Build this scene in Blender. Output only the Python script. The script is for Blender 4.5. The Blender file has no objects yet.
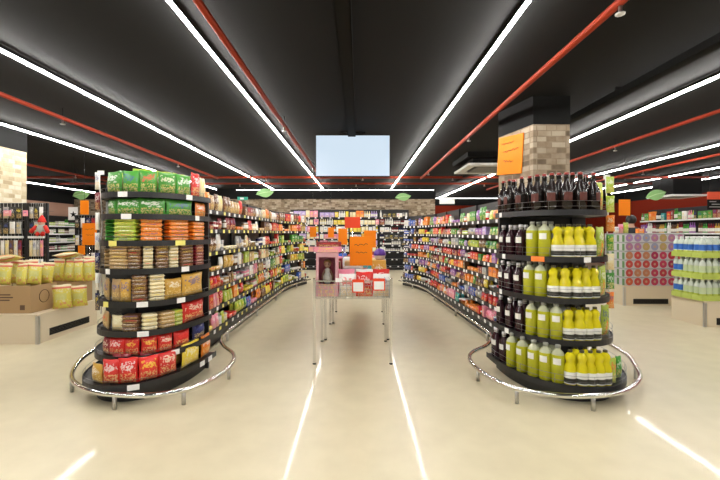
import bpy, bmesh, math, random
from math import pi, sin, cos, atan2, hypot, radians
from mathutils import Vector, Matrix
random.seed(7)
SC = bpy.context.scene
COL = SC.collection
# ------------------------------------------------------------------ camera, world, exposure
H = 1.35                      # eye height; photo: focal 400 px, vanishing point at (359, 233)
cd = bpy.data.cameras.new('camera'); cam = bpy.data.objects.new('camera', cd); COL.objects.link(cam)
cam.location = (0, 0, H); cam.rotation_euler = (pi/2, 0, 0)
cd.sensor_width = 36.0; cd.lens = 20.0
cd.shift_x = 1/720; cd.shift_y = -7/720
cd.clip_start = .05; cd.clip_end = 100
SC.camera = cam
W = bpy.data.worlds.new('world'); SC.world = W; W.use_nodes = True
bg = W.node_tree.nodes['Background']; bg.inputs[0].default_value = (1, .97, .92, 1); bg.inputs[1].default_value = .25
STRIP = 122.0                  # radiance of the ceiling light strips
vs = SC.view_settings
vs.view_transform = 'Standard'; vs.look = 'None'; vs.exposure = -0.12; vs.gamma = 1.0; vs.use_curve_mapping = False

def PX(x, D): return (x-359)/400*D
def PZ(y, D): return H+(233-y)/400*D

# ------------------------------------------------------------------ materials
MATS = {}
def nodes(name):
    m = bpy.data.materials.new(name); m.use_nodes = True
    nt = m.node_tree; return m, nt, nt.nodes['Principled BSDF']
def mat(name, col, rough=.5, metal=0, emit=None, es=0, trans=0, spec=None, ior=None, coat=0):
    if name in MATS: return MATS[name]
    m, nt, b = nodes(name)
    b.inputs['Base Color'].default_value = (*col, 1); b.inputs['Roughness'].default_value = rough
    b.inputs['Metallic'].default_value = metal
    if trans: b.inputs['Transmission Weight'].default_value = trans
    if ior: b.inputs['IOR'].default_value = ior
    if spec is not None: b.inputs['Specular IOR Level'].default_value = spec
    if coat: b.inputs['Coat Weight'].default_value = coat; b.inputs['Coat Roughness'].default_value = .06
    if emit: b.inputs['Emission Color'].default_value = (*emit, 1); b.inputs['Emission Strength'].default_value = es
    MATS[name] = m; return m
def N(nt, t, **kw):
    n = nt.nodes.new(t)
    for k, v in kw.items():
        if k.startswith('i_'):
            key = k[2:]; key = int(key) if key.isdigit() else key.replace('_', ' ')
            n.inputs[key].default_value = v
        else: setattr(n, k, v)
    return n
def mth(nt, op, a, b=None):
    n = N(nt, 'ShaderNodeMath', operation=op)
    for i, v in enumerate((a, b)):
        if v is None: continue
        if isinstance(v, (int, float)): n.inputs[i].default_value = v
        else: nt.links.new(v, n.inputs[i])
    return n.outputs[0]
def mix(nt, f, a, b):
    n = N(nt, 'ShaderNodeMix', data_type='RGBA')
    for i, v in ((0, f), (6, a), (7, b)):
        if isinstance(v, (int, float)): n.inputs[i].default_value = v
        elif isinstance(v, tuple): n.inputs[i].default_value = (*v, 1)
        else: nt.links.new(v, n.inputs[i])
    return n.outputs[2]
def ramp(nt, f, stops, const=False):
    n = N(nt, 'ShaderNodeValToRGB'); cr = n.color_ramp
    if const: cr.interpolation = 'CONSTANT'
    while len(cr.elements) < len(stops): cr.elements.new(.5)
    for e, (p, c) in zip(cr.elements, stops): e.position = p; e.color = (*c, 1)
    nt.links.new(f, n.inputs[0]); return n.outputs[0]
def pack_mat(name, rough=.35, style='bag', amount=.9):
    """printed packaging: the object's own colour, with an accent patch and a picture of the food near its foot"""
    m, nt, b = nodes(name); L = nt.links.new
    tc = N(nt, 'ShaderNodeTexCoord'); sx = N(nt, 'ShaderNodeSeparateXYZ'); L(tc.outputs['Generated'], sx.inputs[0])
    oi = N(nt, 'ShaderNodeObjectInfo'); r = oi.outputs['Random']
    off = N(nt, 'ShaderNodeVectorMath', operation='ADD'); L(tc.outputs['Generated'], off.inputs[0])
    cmb = N(nt, 'ShaderNodeCombineXYZ'); L(mth(nt, 'MULTIPLY', r, 37.0), cmb.inputs[0]); L(mth(nt, 'MULTIPLY', r, 91.0), cmb.inputs[2]); L(cmb.outputs[0], off.inputs[1])
    n1 = N(nt, 'ShaderNodeTexNoise', i_Scale=6.5, i_Detail=3.0); L(off.outputs[0], n1.inputs['Vector'])
    n2 = N(nt, 'ShaderNodeTexNoise', i_Scale=13.0, i_Detail=3.0); L(off.outputs[0], n2.inputs['Vector'])
    acc = ramp(nt, r, [(0, (.85, .83, .78)), (.3, (.9, .7, .08)), (.45, (.8, .05, .04)), (.55, (.85, .8, .6)), (.7, (.9, .88, .85)), (.85, (.05, .08, .3))], True)
    x, z = sx.outputs[0], sx.outputs[2]
    ex = mth(nt, 'LESS_THAN', mth(nt, 'ABSOLUTE', mth(nt, 'SUBTRACT', x, .5)), .4)
    ez = mth(nt, 'LESS_THAN', mth(nt, 'ABSOLUTE', mth(nt, 'SUBTRACT', z, .66)), .2)
    ov = mth(nt, 'ADD', mth(nt, 'POWER', mth(nt, 'DIVIDE', mth(nt, 'SUBTRACT', x, .5), .3), 2.0), mth(nt, 'POWER', mth(nt, 'DIVIDE', mth(nt, 'SUBTRACT', z, .66), .11), 2.0))
    k = mth(nt, 'MULTIPLY', mth(nt, 'MULTIPLY', ex, ez), mth(nt, 'GREATER_THAN', n1.outputs[0], .57))
    k = mth(nt, 'MAXIMUM', k, mth(nt, 'MULTIPLY', mth(nt, 'LESS_THAN', ov, 1.0), mth(nt, 'GREATER_THAN', n2.outputs[0], .46)))
    food = ramp(nt, n2.outputs[0], [(0, (.25, .1, .03)), (.5, (.75, .45, .12)), (.62, (.85, .7, .35)), (1, (.3, .35, .06))])
    kz = mth(nt, 'MULTIPLY', mth(nt, 'LESS_THAN', z, .42), mth(nt, 'GREATER_THAN', n2.outputs[0], .5))
    kz = mth(nt, 'MULTIPLY', kz, ex)
    c = mix(nt, mth(nt, 'MULTIPLY', k, .75*amount), oi.outputs['Color'], acc)
    c = mix(nt, mth(nt, 'MULTIPLY', kz, .8*amount), c, food)
    L(c, b.inputs['Base Color']); b.inputs['Roughness'].default_value = rough
    MATS[name] = m; return m
def band_mat(name, bands, rough=.3, trans=0, useobj=True):
    """bands by height: [(z0, colour or None for the object's colour)]"""
    m, nt, b = nodes(name); L = nt.links.new
    tc = N(nt, 'ShaderNodeTexCoord'); sx = N(nt, 'ShaderNodeSeparateXYZ'); L(tc.outputs['Generated'], sx.inputs[0])
    oi = N(nt, 'ShaderNodeObjectInfo'); c = oi.outputs['Color']
    for z0, z1, colr in bands:
        k = mth(nt, 'MULTIPLY', mth(nt, 'GREATER_THAN', sx.outputs[2], z0), mth(nt, 'LESS_THAN', sx.outputs[2], z1))
        c = mix(nt, k, c, colr)
    L(c, b.inputs['Base Color']); b.inputs['Roughness'].default_value = rough
    if trans: b.inputs['Transmission Weight'].default_value = trans
    MATS[name] = m; return m
def objcol_mat(name, rough=.4, trans=0, coat=0):
    m, nt, b = nodes(name); oi = N(nt, 'ShaderNodeObjectInfo'); nt.links.new(oi.outputs['Color'], b.inputs['Base Color'])
    b.inputs['Roughness'].default_value = rough
    if trans: b.inputs['Transmission Weight'].default_value = trans; b.inputs['IOR'].default_value = 1.33
    if coat: b.inputs['Coat Weight'].default_value = coat
    MATS[name] = m; return m
def floor_mat():
    m, nt, b = nodes('polished_floor'); L = nt.links.new
    tc = N(nt, 'ShaderNodeTexCoord')
    n1 = N(nt, 'ShaderNodeTexNoise', i_Scale=.6, i_Detail=2.0); L(tc.outputs['Object'], n1.inputs['Vector'])
    n2 = N(nt, 'ShaderNodeTexNoise', i_Scale=5.0, i_Detail=6.0); L(tc.outputs['Object'], n2.inputs['Vector'])
    c1 = ramp(nt, n1.outputs[0], [(0, (.70, .615, .415)), (1, (.76, .68, .48))])
    c2 = ramp(nt, n2.outputs[0], [(.15, (.80, .78, .74)), (.7, (1, 1, 1))])
    mm = N(nt, 'ShaderNodeMix', data_type='RGBA', blend_type='MULTIPLY'); mm.inputs[0].default_value = .55
    L(c1, mm.inputs[6]); L(c2, mm.inputs[7]); L(mm.outputs[2], b.inputs['Base Color'])
    b.inputs['Roughness'].default_value = .38
    b.inputs['Coat Weight'].default_value = .2; b.inputs['Coat Roughness'].default_value = .06
    return m
def stone_mat(name, tones, s=(3.2, 3.2, 9)):
    m, nt, b = nodes(name); L = nt.links.new
    tc = N(nt, 'ShaderNodeTexCoord'); sx = N(nt, 'ShaderNodeSeparateXYZ'); L(tc.outputs['Object'], sx.inputs[0])
    cb = N(nt, 'ShaderNodeCombineXYZ'); L(mth(nt, 'ADD', sx.outputs[0], sx.outputs[1]), cb.inputs[0]); L(sx.outputs[2], cb.inputs[1])
    br = N(nt, 'ShaderNodeTexBrick', i_Scale=1.0, i_Mortar_Size=.006, i_Brick_Width=.17, i_Row_Height=.068, i_Color1=(0, 0, 0, 1), i_Color2=(1, 1, 1, 1), i_Mortar=(.45, .45, .45, 1)); br.offset = .5; br.squash = .7
    L(cb.outputs[0], br.inputs['Vector'])
    n1 = N(nt, 'ShaderNodeTexNoise', i_Scale=9.0, i_Detail=6.0); L(tc.outputs['Object'], n1.inputs['Vector'])
    bw = N(nt, 'ShaderNodeRGBToBW'); L(br.outputs[0], bw.inputs[0])
    f = mth(nt, 'ADD', mth(nt, 'MULTIPLY', bw.outputs[0], .55), mth(nt, 'MULTIPLY', n1.outputs[0], .45))
    L(ramp(nt, f, [(.15, tones[0]), (.45, tones[1]), (.75, tones[2])]), b.inputs['Base Color'])
    bp = N(nt, 'ShaderNodeBump', i_Strength=.6, i_Distance=.02)
    L(mth(nt, 'SUBTRACT', n1.outputs[0], mth(nt, 'MULTIPLY', br.outputs['Fac'], .8)), bp.inputs['Height']); L(bp.outputs[0], b.inputs['Normal'])
    b.inputs['Roughness'].default_value = .85
    MATS[name] = m; return m
M = dict(
    floor=floor_mat(),
    black=mat('black_paint', (.008, .008, .0082), .8, spec=.2), ceil=mat('ceiling_paint', (.0085, .0082, .008), .9, spec=.2),
    shelf=mat('black_shelf_steel', (.014, .014, .015), .4), tray=mat('dark_tray', (.008, .008, .008), .8, spec=.15),
    chrome=mat('chrome', (.78, .77, .75), .13, 1), steel=mat('brushed_steel', (.55, .54, .52), .35, 1),
    white=mat('white_plastic', (.8, .8, .78), .45), tag=objcol_mat('tag_card', .5),
    redpipe=mat('red_pipe', (.25, .026, .008), .55, spec=.2), redwall=mat('red_wall', (.20, .018, .006), .85, spec=.15), terra=mat('terracotta_wall', (.42, .24, .17), .8),
    strip=mat('strip_diffuser', (1, 1, 1), .5, emit=(1, .975, .93), es=STRIP),
    dimstrip=mat('dim_strip_diffuser', (1, 1, 1), .5, emit=(1, .98, .95), es=6.0),
    midstrip=mat('far_strip_diffuser', (1, 1, 1), .5, emit=(1, .98, .95), es=38.0),
    stone=stone_mat('split_stone', [(.10, .07, .04), (.27, .20, .13), (.46, .38, .28)]),
    stonelight=stone_mat('pale_split_stone', [(.34, .26, .15), (.52, .44, .29), (.64, .58, .45)]),
    orange=mat('orange_card', (.90, .24, .008), .6, spec=.2), ink=mat('dark_ink', (.09, .02, .01), .6), redcard=mat('red_card', (.80, .06, .01), .5),
    card=mat('cardboard', (.42, .27, .13), .8), cardin=mat('cardboard_inside', (.30, .19, .09), .85), brownink=mat('brown_ink', (.12, .07, .04), .8),
    cream=mat('cream_laminate', (.74, .63, .46), .4), alu=mat('aluminium', (.6, .6, .6), .35, 1),
    wire=mat('wire', (.45, .45, .45), .3, 1), blackwire=mat('black_wire', (.02, .02, .02), .4, .3),
    bag=pack_mat('printed_bag', .28), box=pack_mat('printed_carton', .45), plain=objcol_mat('plain_plastic', .35),
    liquid=objcol_mat('drink', .1, .22, .2), darkglass=objcol_mat('dark_glass', .16, 0, .0),
    jarband=band_mat('jar_glass', [(.25, .7, (.78, .74, .66))], .15), tin=band_mat('tin_label', [(.0, .06, (.5, .5, .5)), (.94, 1.1, (.55, .55, .55)), (.35, .6, (.85, .82, .74))], .3),
    leaf=mat('leaf_panel', (.28, .52, .20), .5), screen=mat('screen', (.02, .02, .02), .2, emit=(.70, .84, .97), es=1.0),
    exit=mat('exit_panel', (.02, .25, .16), .4, emit=(.05, .5, .33), es=.35),
    skin=mat('skin', (.55, .33, .23), .55), hair=mat('hair', (.012, .009, .007), .5), cloth=mat('black_cloth', (.02, .022, .026), .8), jeans=mat('denim', (.04, .06, .12), .8),
    paper=mat('white_paper', (.86, .86, .84), .6), clear=mat('clear_film', (1, 1, 1), .05, trans=1, ior=1.05),
)

# ------------------------------------------------------------------ mesh helpers
class MB:
    def __init__(s): s.bm = bmesh.new()
    def _f(s, vs_, m, smooth=False):
        try: f = s.bm.faces.new(vs_)
        except ValueError: return
        f.material_index = m; f.smooth = smooth
    def box(s, x0, x1, y0, y1, z0, z1, m=0, bev=0):
        vs_ = [s.bm.verts.new(p) for p in ((x0,y0,z0),(x1,y0,z0),(x1,y1,z0),(x0,y1,z0),(x0,y0,z1),(x1,y0,z1),(x1,y1,z1),(x0,y1,z1))]
        fs = []
        for q in ((3,2,1,0),(4,5,6,7),(0,1,5,4),(1,2,6,5),(2,3,7,6),(3,0,4,7)):
            f = s.bm.faces.new([vs_[i] for i in q]); f.material_index = m; fs.append(f)
        if bev:
            es = list({e for f in fs for e in f.edges})
            bmesh.ops.bevel(s.bm, geom=es, offset=bev, segments=2, affect='EDGES', profile=.5)
        return s
    def prism(s, poly, z0, z1, m=0):
        a = [s.bm.verts.new((x, y, z0)) for x, y in poly]; b = [s.bm.verts.new((x, y, z1)) for x, y in poly]
        n = len(poly)
        s._f(a[::-1], m); s._f(b, m)
        for i in range(n): s._f([a[i], a[(i+1) % n], b[(i+1) % n], b[i]], m)
        return s
    def lathe(s, prof, seg=14, c=(0, 0), mids=None, cap=True):
        """prof: [(r, z)], mids: material per ring"""
        rings = [[s.bm.verts.new((c[0]+r*cos(2*pi*i/seg), c[1]+r*sin(2*pi*i/seg), z)) for i in range(seg)] for r, z in prof]
        for k in range(len(rings)-1):
            m = mids[k] if mids else 0
            for i in range(seg):
                s._f([rings[k][i], rings[k][(i+1) % seg], rings[k+1][(i+1) % seg], rings[k+1][i]], m, True)
        if cap:
            s._f(rings[0][::-1], mids[0] if mids else 0); s._f(rings[-1], mids[-1] if mids else 0)
        return s
    def tube(s, pts, r, seg=8, m=0, closed=False):
        pts = [Vector(p) for p in pts]; n = len(pts); rings = []
        up = Vector((0, 0, 1)); prev = None
        for i, p in enumerate(pts):
            if closed: t = pts[(i+1) % n]-pts[i-1]
            else: t = pts[min(i+1, n-1)]-pts[max(i-1, 0)]
            t.normalize()
            if prev is None:
                a = t.cross(up)
                if a.length < .01: a = t.cross(Vector((1, 0, 0)))
            else: a = prev-t*prev.dot(t)
            a.normalize(); prev = a; b = t.cross(a)
            rings.append([s.bm.verts.new(p+a*(r*cos(2*pi*k/seg))+b*(r*sin(2*pi*k/seg))) for k in range(seg)])
        for i in range(n if closed else n-1):
            A, B = rings[i], rings[(i+1) % n]
            for k in range(seg): s._f([A[k], A[(k+1) % seg], B[(k+1) % seg], B[k]], m, True)
        if not closed: s._f(rings[0][::-1], m); s._f(rings[-1], m)
        return s
    def ball(s, c, r, sc=(1, 1, 1), seg=12, m=0):
        res = bmesh.ops.create_uvsphere(s.bm, u_segments=seg, v_segments=max(6, seg*2//3), radius=r, matrix=Matrix.Translation(c) @ Matrix.Diagonal((*sc, 1)))
        for v in res['verts']:
            for f in v.link_faces: f.material_index = m; f.smooth = True
        return s
    def mesh(s, name, mats):
        bmesh.ops.recalc_face_normals(s.bm, faces=s.bm.faces)
        me = bpy.data.meshes.new(name); s.bm.to_mesh(me); s.bm.free()
        for m in (mats if isinstance(mats, (list, tuple)) else [mats]): me.materials.append(m)
        return me
    def build(s, name, mats, parent=None, loc=(0, 0, 0), rz=0):
        return put(name, s.mesh(name, mats), parent, loc, rz)
def put(name, me, parent=None, loc=(0, 0, 0), rz=0):
    o = bpy.data.objects.new(name, me); COL.objects.link(o); o.location = loc; o.rotation_euler = (0, 0, rz)
    if parent: o.parent = parent
    return o
def tag(o, label, cat, group=None):
    o['label'] = label; o['category'] = cat
    if group: o['group'] = group
    return o
def thing(name, label, cat, loc=(0, 0, 0), rz=0, group=None):
    return tag(put(name, None, None, loc, rz), label, cat, group)
def struct(o): o['kind'] = 'structure'; return o
def dup(root, loc, rz, label, group=None):
    r = root.copy(); COL.objects.link(r); r.location = loc; r.rotation_euler = (0, 0, rz); r['label'] = label
    if group: r['group'] = group
    for ch in root.children:
        c = ch.copy(); COL.objects.link(c); c.parent = r
        for g in ch.children:
            d = g.copy(); COL.objects.link(d); d.parent = c
    return r
ORD = ['first', 'second', 'third', 'fourth', 'fifth', 'sixth', 'seventh', 'eighth', 'ninth', 'tenth', 'eleventh', 'twelfth', 'thirteenth', 'fourteenth', 'fifteenth', 'sixteenth']
NUM = ['zero', 'one', 'two', 'three', 'four', 'five', 'six', 'seven', 'eight', 'nine', 'ten', 'eleven', 'twelve']

# ------------------------------------------------------------------ room shell
ZC = 3.0
YB, YR, XL, XR = 15.0, 18.5, -10.7, 10.9
struct(MB().box(XL-.2, XR+.2, -5, YR+.2, -.1, 0).build('floor', M['floor']))
struct(MB().box(XL-.2, XR+.2, -5, YR+.2, ZC, ZC+.1).build('ceiling', M['ceil']))
struct(MB().box(XL-.2, XL, -5, YR, 0, 2.42).build('wall_left', M['terra']))
struct(MB().box(XL-.2, XL+.02, -5, YR, 2.42, ZC).build('wall_left_upper', M['black']))
struct(MB().box(XR, XR+.2, -5, YR+.2, 0, 2.62).build('wall_right', M['redwall']))
struct(MB().box(XR-.02, XR+.2, -5, YR+.2, 2.62, ZC).build('wall_right_upper', M['black']))
struct(MB().box(XL, 2.85, YB, YB+.2, 0, 2.62).build('wall_back', M['stone']))
struct(MB().box(XL+.02, 2.86, YB-.06, YB+.2, 2.62, ZC).build('wall_back_upper', M['black']))
struct(MB().box(2.65, 2.85, YB+.2, YR, 0, ZC).build('wall_return', M['black']))
struct(MB().box(2.85, XR, YR, YR+.2, 0, 2.62).build('wall_back_right', M['redwall']))
struct(MB().box(2.87, XR-.02, YR-.06, YR+.2, 2.62, ZC).build('wall_back_right_upper', M['black']))
struct(MB().box(2.2, 3.5, 8.1, 9.4, 2.9, ZC).build('trim_1', M['black']))
# stone-clad columns with black tops
CP = [(2.10, 4.82), (2.54, 4.82), (2.54, 5.49), (1.917, 5.49)]
struct(MB().prism(CP, 0, 2.66).build('trim_2', M['stone']))
struct(MB().prism([(x+(.004 if x > 2.3 else -.004), y+(.004 if y > 5 else -.004)) for x, y in CP], 2.66, ZC).build('trim_3', M['black']))
struct(MB().box(-6.15, -5.5, 5.4, 6.62, 0, 2.68).build('trim_4', M['stonelight']))
struct(MB().box(-6.155, -5.495, 5.395, 6.625, 2.68, ZC).build('trim_5', M['black']))

# ------------------------------------------------------------------ ceiling fittings
def strip_light(x0, y0, x1, y1, z, label, m='strip'):
    t = thing('strip_light', label, 'ceiling light', ((x0+x1)/2, (y0+y1)/2, z), atan2(y1-y0, x1-x0), 'white light strips on the ceiling')
    L = hypot(x1-x0, y1-y0)/2
    MB().box(-L, L, -.0095, .0095, .012, .05).build('housing', M['black'], t)
    hw = .0095 if m == 'strip' else .007
    MB().box(-L+.005, L-.005, -hw, hw, -.009, .012).build('diffuser', M[m], t)
    for s in (-.8, 0, .8): MB().tube([(L*s, 0, .05), (L*s, 0, ZC-z)], .006, 6).build('hanger', M['black'], t)
ZS = 2.925
strip_light(-1.29, -3, -1.29, 11.2, ZS, 'long white ceiling light strip running past the screen on its left')
strip_light(-1.29, 11.45, -1.29, 14.6, ZS, 'short far piece of the light strip left of the screen')
strip_light(1.15, -3, 1.15, 11.2, ZS, 'long white ceiling light strip running past the screen on its right')
strip_light(1.15, 11.45, 1.15, 14.6, ZS, 'short far piece of the light strip right of the screen')
strip_light(-3.09, -3, -3.09, 11.2, ZS, 'long white light strip passing above the snack endcap on the left')
strip_light(-3.09, 11.45, -3.09, 14.5, ZS, 'short far piece of the strip above the left snack endcap')
strip_light(-5.17, -3, -5.17, 11.2, ZS, 'long white light strip second from the left wall')
strip_light(-5.17, 11.5, -5.17, 14.5, ZS, 'short far piece of light strip second from the left wall')
strip_light(-9.5, 2, -9.5, 11.0, 2.80, 'long white light strip nearest the left wall', 'midstrip')
strip_light(-9.5, 11.4, -9.5, 14.4, 2.80, 'short far piece of light strip nearest the left wall', 'midstrip')
strip_light(3.62, -3, 3.62, 14.6, ZS, 'long white light strip just right of the dark-topped stone column')
strip_light(3.62, 14.9, 3.62, 18.2, ZS, 'short far piece of the light strip beyond the stone column')
strip_light(6.43, -3, 6.43, 13.0, ZS, 'long white light strip above the stack of fruit drink cartons')
strip_light(8.66, 2, 8.66, 12.6, ZS, 'long white light strip second from the right wall', 'midstrip')
strip_light(8.66, 12.9, 8.66, 17.8, ZS, 'short far piece of light strip second from the right wall', 'midstrip')
strip_light(10.1, 5, 10.1, 16, ZS, 'long white light strip nearest the right wall', 'midstrip')
strip_light(-4.5, 14.66, 2.75, 14.66, ZS, 'white light strip crossing in front of the back wall', 'dimstrip')
strip_light(3.3, 18.2, 9.5, 18.2, ZS, 'white light strip crossing in front of the red back wall', 'dimstrip')

def pipe(pts, r, label, heads):
    t = thing('sprinkler_pipe', label, 'pipe', pts[0], 0, 'red sprinkler pipes')
    o = Vector(pts[0]); P = [Vector(q)-o for q in pts]
    MB().tube(P, r, 10).build('pipe_run', M['redpipe'], t)
    for f in heads:
        c = P[0].lerp(P[-1], f)
        MB().lathe([(.012, -.09), (.03, -.085), (.03, -.075), (.012, -.07), (.012, -.02)], 8, (0, 0)).build('sprinkler_head', M['steel'], t, c)
        MB().tube([c+Vector((0, 0, r)), (c.x, c.y, ZC-o.z)], .006, 6).build('clamp_rod', M['black'], t)
zp = 2.87; k = zp-H
pipe([(-.695*k, -1, zp), (-.695*k, 11.1, zp)], .026, 'red sprinkler pipe beside the light strip left of the screen', (.25, .55, .85))
pipe([(1.13*k, -1, zp), (1.13*k, 11.1, zp)], .03, 'red sprinkler pipe slanting towards the stone column top', (.3, .6, .9))
pipe([(-2.58*k, -1, zp), (-2.58*k, 11.1, zp)], .026, 'red sprinkler pipe above the left snack endcap', (.3, .52, .8))
pipe([(2.95*k, 0, zp), (2.95*k, 14, zp)], .026, 'red sprinkler pipe just beyond the stone column', (.3, .5, .8))
pipe([(4.58*k, 0, zp), (4.58*k, 14, zp)], .026, 'red sprinkler pipe above the fruit drink stack', (.4, .7))
pipe([(-4.85*k, 2, zp), (-4.85*k, 12.5, zp)], .026, 'red sprinkler pipe nearest the left wall', (.5, .8))
pipe([(-9.6, 11.2, zp+.04), (9.8, 11.2, zp+.04)], .032, 'nearer red main pipe crossing the shop ceiling', (.2, .36, .5, .63, .8))
pipe([(-9.6, 12.7, zp+.05), (9.8, 12.7, zp+.05)], .028, 'farther red main pipe crossing the shop ceiling', (.3, .49, .7))
# cable trays
def cable_tray(x, w, y0, y1, label):
    t = thing('cable_tray', label, 'cable tray', (x, y0, ZC-.11))
    MB().box(-w/2, w/2, 0, y1-y0, 0, .012).build('tray_floor', M['tray'], t)
    for s in (-1, 1): MB().box(s*w/2-.006, s*w/2+.006, 0, y1-y0, .0, .07).build('tray_side', M['tray'], t)
    for f in (.05, .35, .65, .95): MB().box(-w/2, w/2, f*(y1-y0)-.015, f*(y1-y0)+.015, .07, .11).build('bracket', M['black'], t)
    for i in range(3): MB().tube([(-w/4+i*w/4, .02, .03), (-w/4+i*w/4, y1-y0-.02, .03)], .012, 6).build('cable', M['tray'], t)
cable_tray(-.115, .11, 0, 6.4, 'dark cable tray on the ceiling leading to the hanging screen')
cable_tray(2.95, .10, .5, 12, 'dark cable tray on the ceiling beside the stone column')
# hanging screen
D = 6.5
t = thing('hanging_screen', 'large pale lit television screen hanging over the central aisle', 'screen', (-.10, D, 2.6))
MB().box(-.605, .605, 0, .05, -.34, .34, 0, .004).build('casing', M['black'], t)
MB().box(-.596, .596, -.004, .0, -.322, .333).build('display', M['screen'], t)
MB().box(-.16, .16, .05, .11, -.12, .28).build('mount_plate', M['black'], t)
MB().tube([(0, .09, .2), (0, .09, ZC-2.6)], .025, 8).build('mount_pole', M['black'], t)
MB().box(-.2, .2, .0, .18, ZC-2.6-.03, ZC-2.6).build('ceiling_plate', M['black'], t)
# air-conditioning cassette
def cassette(x, y, z, s, label):
    t = thing('ceiling_vent', label, 'ceiling vent', (x, y, z))
    for a, b, c, d in ((-s, s, -s, -s*.72), (-s, s, s*.72, s), (-s, -s*.72, -s*.72, s*.72), (s*.72, s, -s*.72, s*.72)):
        MB().box(a, b, c, d, 0, .05, 0, .005).build('frame', M['white'], t)
    MB().box(-s*.6, s*.6, -s*.6, s*.6, .0, .04).build('grille', mat('vent_grey', (.2, .2, .195), .5), t)
    MB().box(-s*.72, s*.72, -s*.72, s*.72, .04, .07).build('air_slot', M['black'], t)
    MB().box(-s*.8, s*.8, -s*.8, s*.8, .07, ZC-z).build('duct_box', M['black'], t)
cassette(2.86, 8.8, 2.735, .62, 'square white air-conditioning cassette beside the stone column')
cassette(9.2, 11.6, 2.38, .5, 'white air-conditioning cassette above the drinks shelving by the red wall')
# leaf signs
def leaf_sign(px, py, D, w, h, tilt, label):
    t = thing('leaf_sign', label, 'hanging sign', (PX(px, D), D, PZ(py, D)), 0, 'green leaf signs hung from the ceiling')
    top, bot = [], []
    for i in range(13):
        u = i/12; x = (u-.5)*w
        top.append((x, h*.5*sin(pi*u**.75)+tilt*x)); bot.append((x, -h*.5*sin(pi*u**1.35)+tilt*x))
    poly = top+bot[-2:0:-1]
    mb = MB(); a = [mb.bm.verts.new((x, -.012, z)) for x, z in poly]; b = [mb.bm.verts.new((x, .012, z)) for x, z in poly]; n = len(poly)
    mb._f(a, 0); mb._f(b[::-1], 0)
    for i in range(n): mb._f([a[i], b[i], b[(i+1) % n], a[(i+1) % n]], 0)
    mb.build('leaf_panel', M['leaf'], t)
    MB().tube([(-w*.42, -.016, -tilt*w*.42), (0, -.016, .02), (w*.42, -.016, tilt*w*.42)], .008, 6).build('midrib', mat('pale_leaf', (.55, .75, .4), .5), t)
    for s in (-.2, .2): MB().tube([(s*w, 0, h*.3+tilt*s*w), (s*w, 0, ZC-PZ(py, D))], .003, 5).build('hanging_wire', M['blackwire'], t)
leaf_sign(265, 193, 11, .50, .25, .18, 'green leaf sign hanging left of the screen before the stone wall')
leaf_sign(403, 197, 12, .48, .24, .14, 'green leaf sign hanging right of the screen before the stone wall')
leaf_sign(81, 195, 10, .42, .24, .15, 'green leaf sign hanging beside the left terracotta wall')
leaf_sign(656, 195, 10, .50, .28, .3, 'green leaf sign hanging before the red wall')
t = thing('exit_sign', 'small green lit emergency sign high on the black back wall', 'sign', (PX(242.5, 14.9), 14.9, PZ(198.5, 14.9)))
MB().box(-.19, .19, -.0, .04, -.06, .06, 0, .004).build('lamp_box', M['exit'], t)
MB().box(-.09, .05, -.004, 0, -.035, .035).build('pictogram', M['paper'], t)
MB().tube([(0, .02, .06), (0, .02, ZC-PZ(198.5, 14.9))], .006, 6).build('hanging_rod', M['black'], t)
t = thing('department_sign', 'blank white board sign hanging before the red back wall', 'sign', (PX(447, 16), 16, PZ(201.5, 16)))
MB().box(-.3, .3, -.015, .015, -.1, .1, 0, .004).build('board', M['white'], t)
for s in (-.25, .25): MB().tube([(s, 0, .1), (s, 0, ZC-PZ(201.5, 16))], .004, 5).build('hanging_wire', M['blackwire'], t)
t = thing('department_sign', 'red sign over a dark board hanging above the drinks shelving', 'sign', (PX(715, 10.6), 10.6, PZ(196, 10.6)))
MB().box(-.2, .3, -.015, .015, -.09, .11, 0, .004).build('board', mat('sign_red', (.8, .1, .04), .5), t)
MB().box(-.2, .3, -.012, .012, -.36, -.09).build('lower_board', M['black'], t)
for i, (a, b) in enumerate(((-.16, .02), (-.1, .12), (-.16, .2))): MB().box(a, b, -.016, -.012, -.16-i*.07, -.14-i*.07).build('text_line', mat('grey_ink', (.4, .4, .4), .6), t)
for s in (-.15, .25): MB().tube([(s, 0, .11), (s, 0, ZC-PZ(196, 10.6))], .004, 5).build('hanging_wire', M['blackwire'], t)

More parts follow.
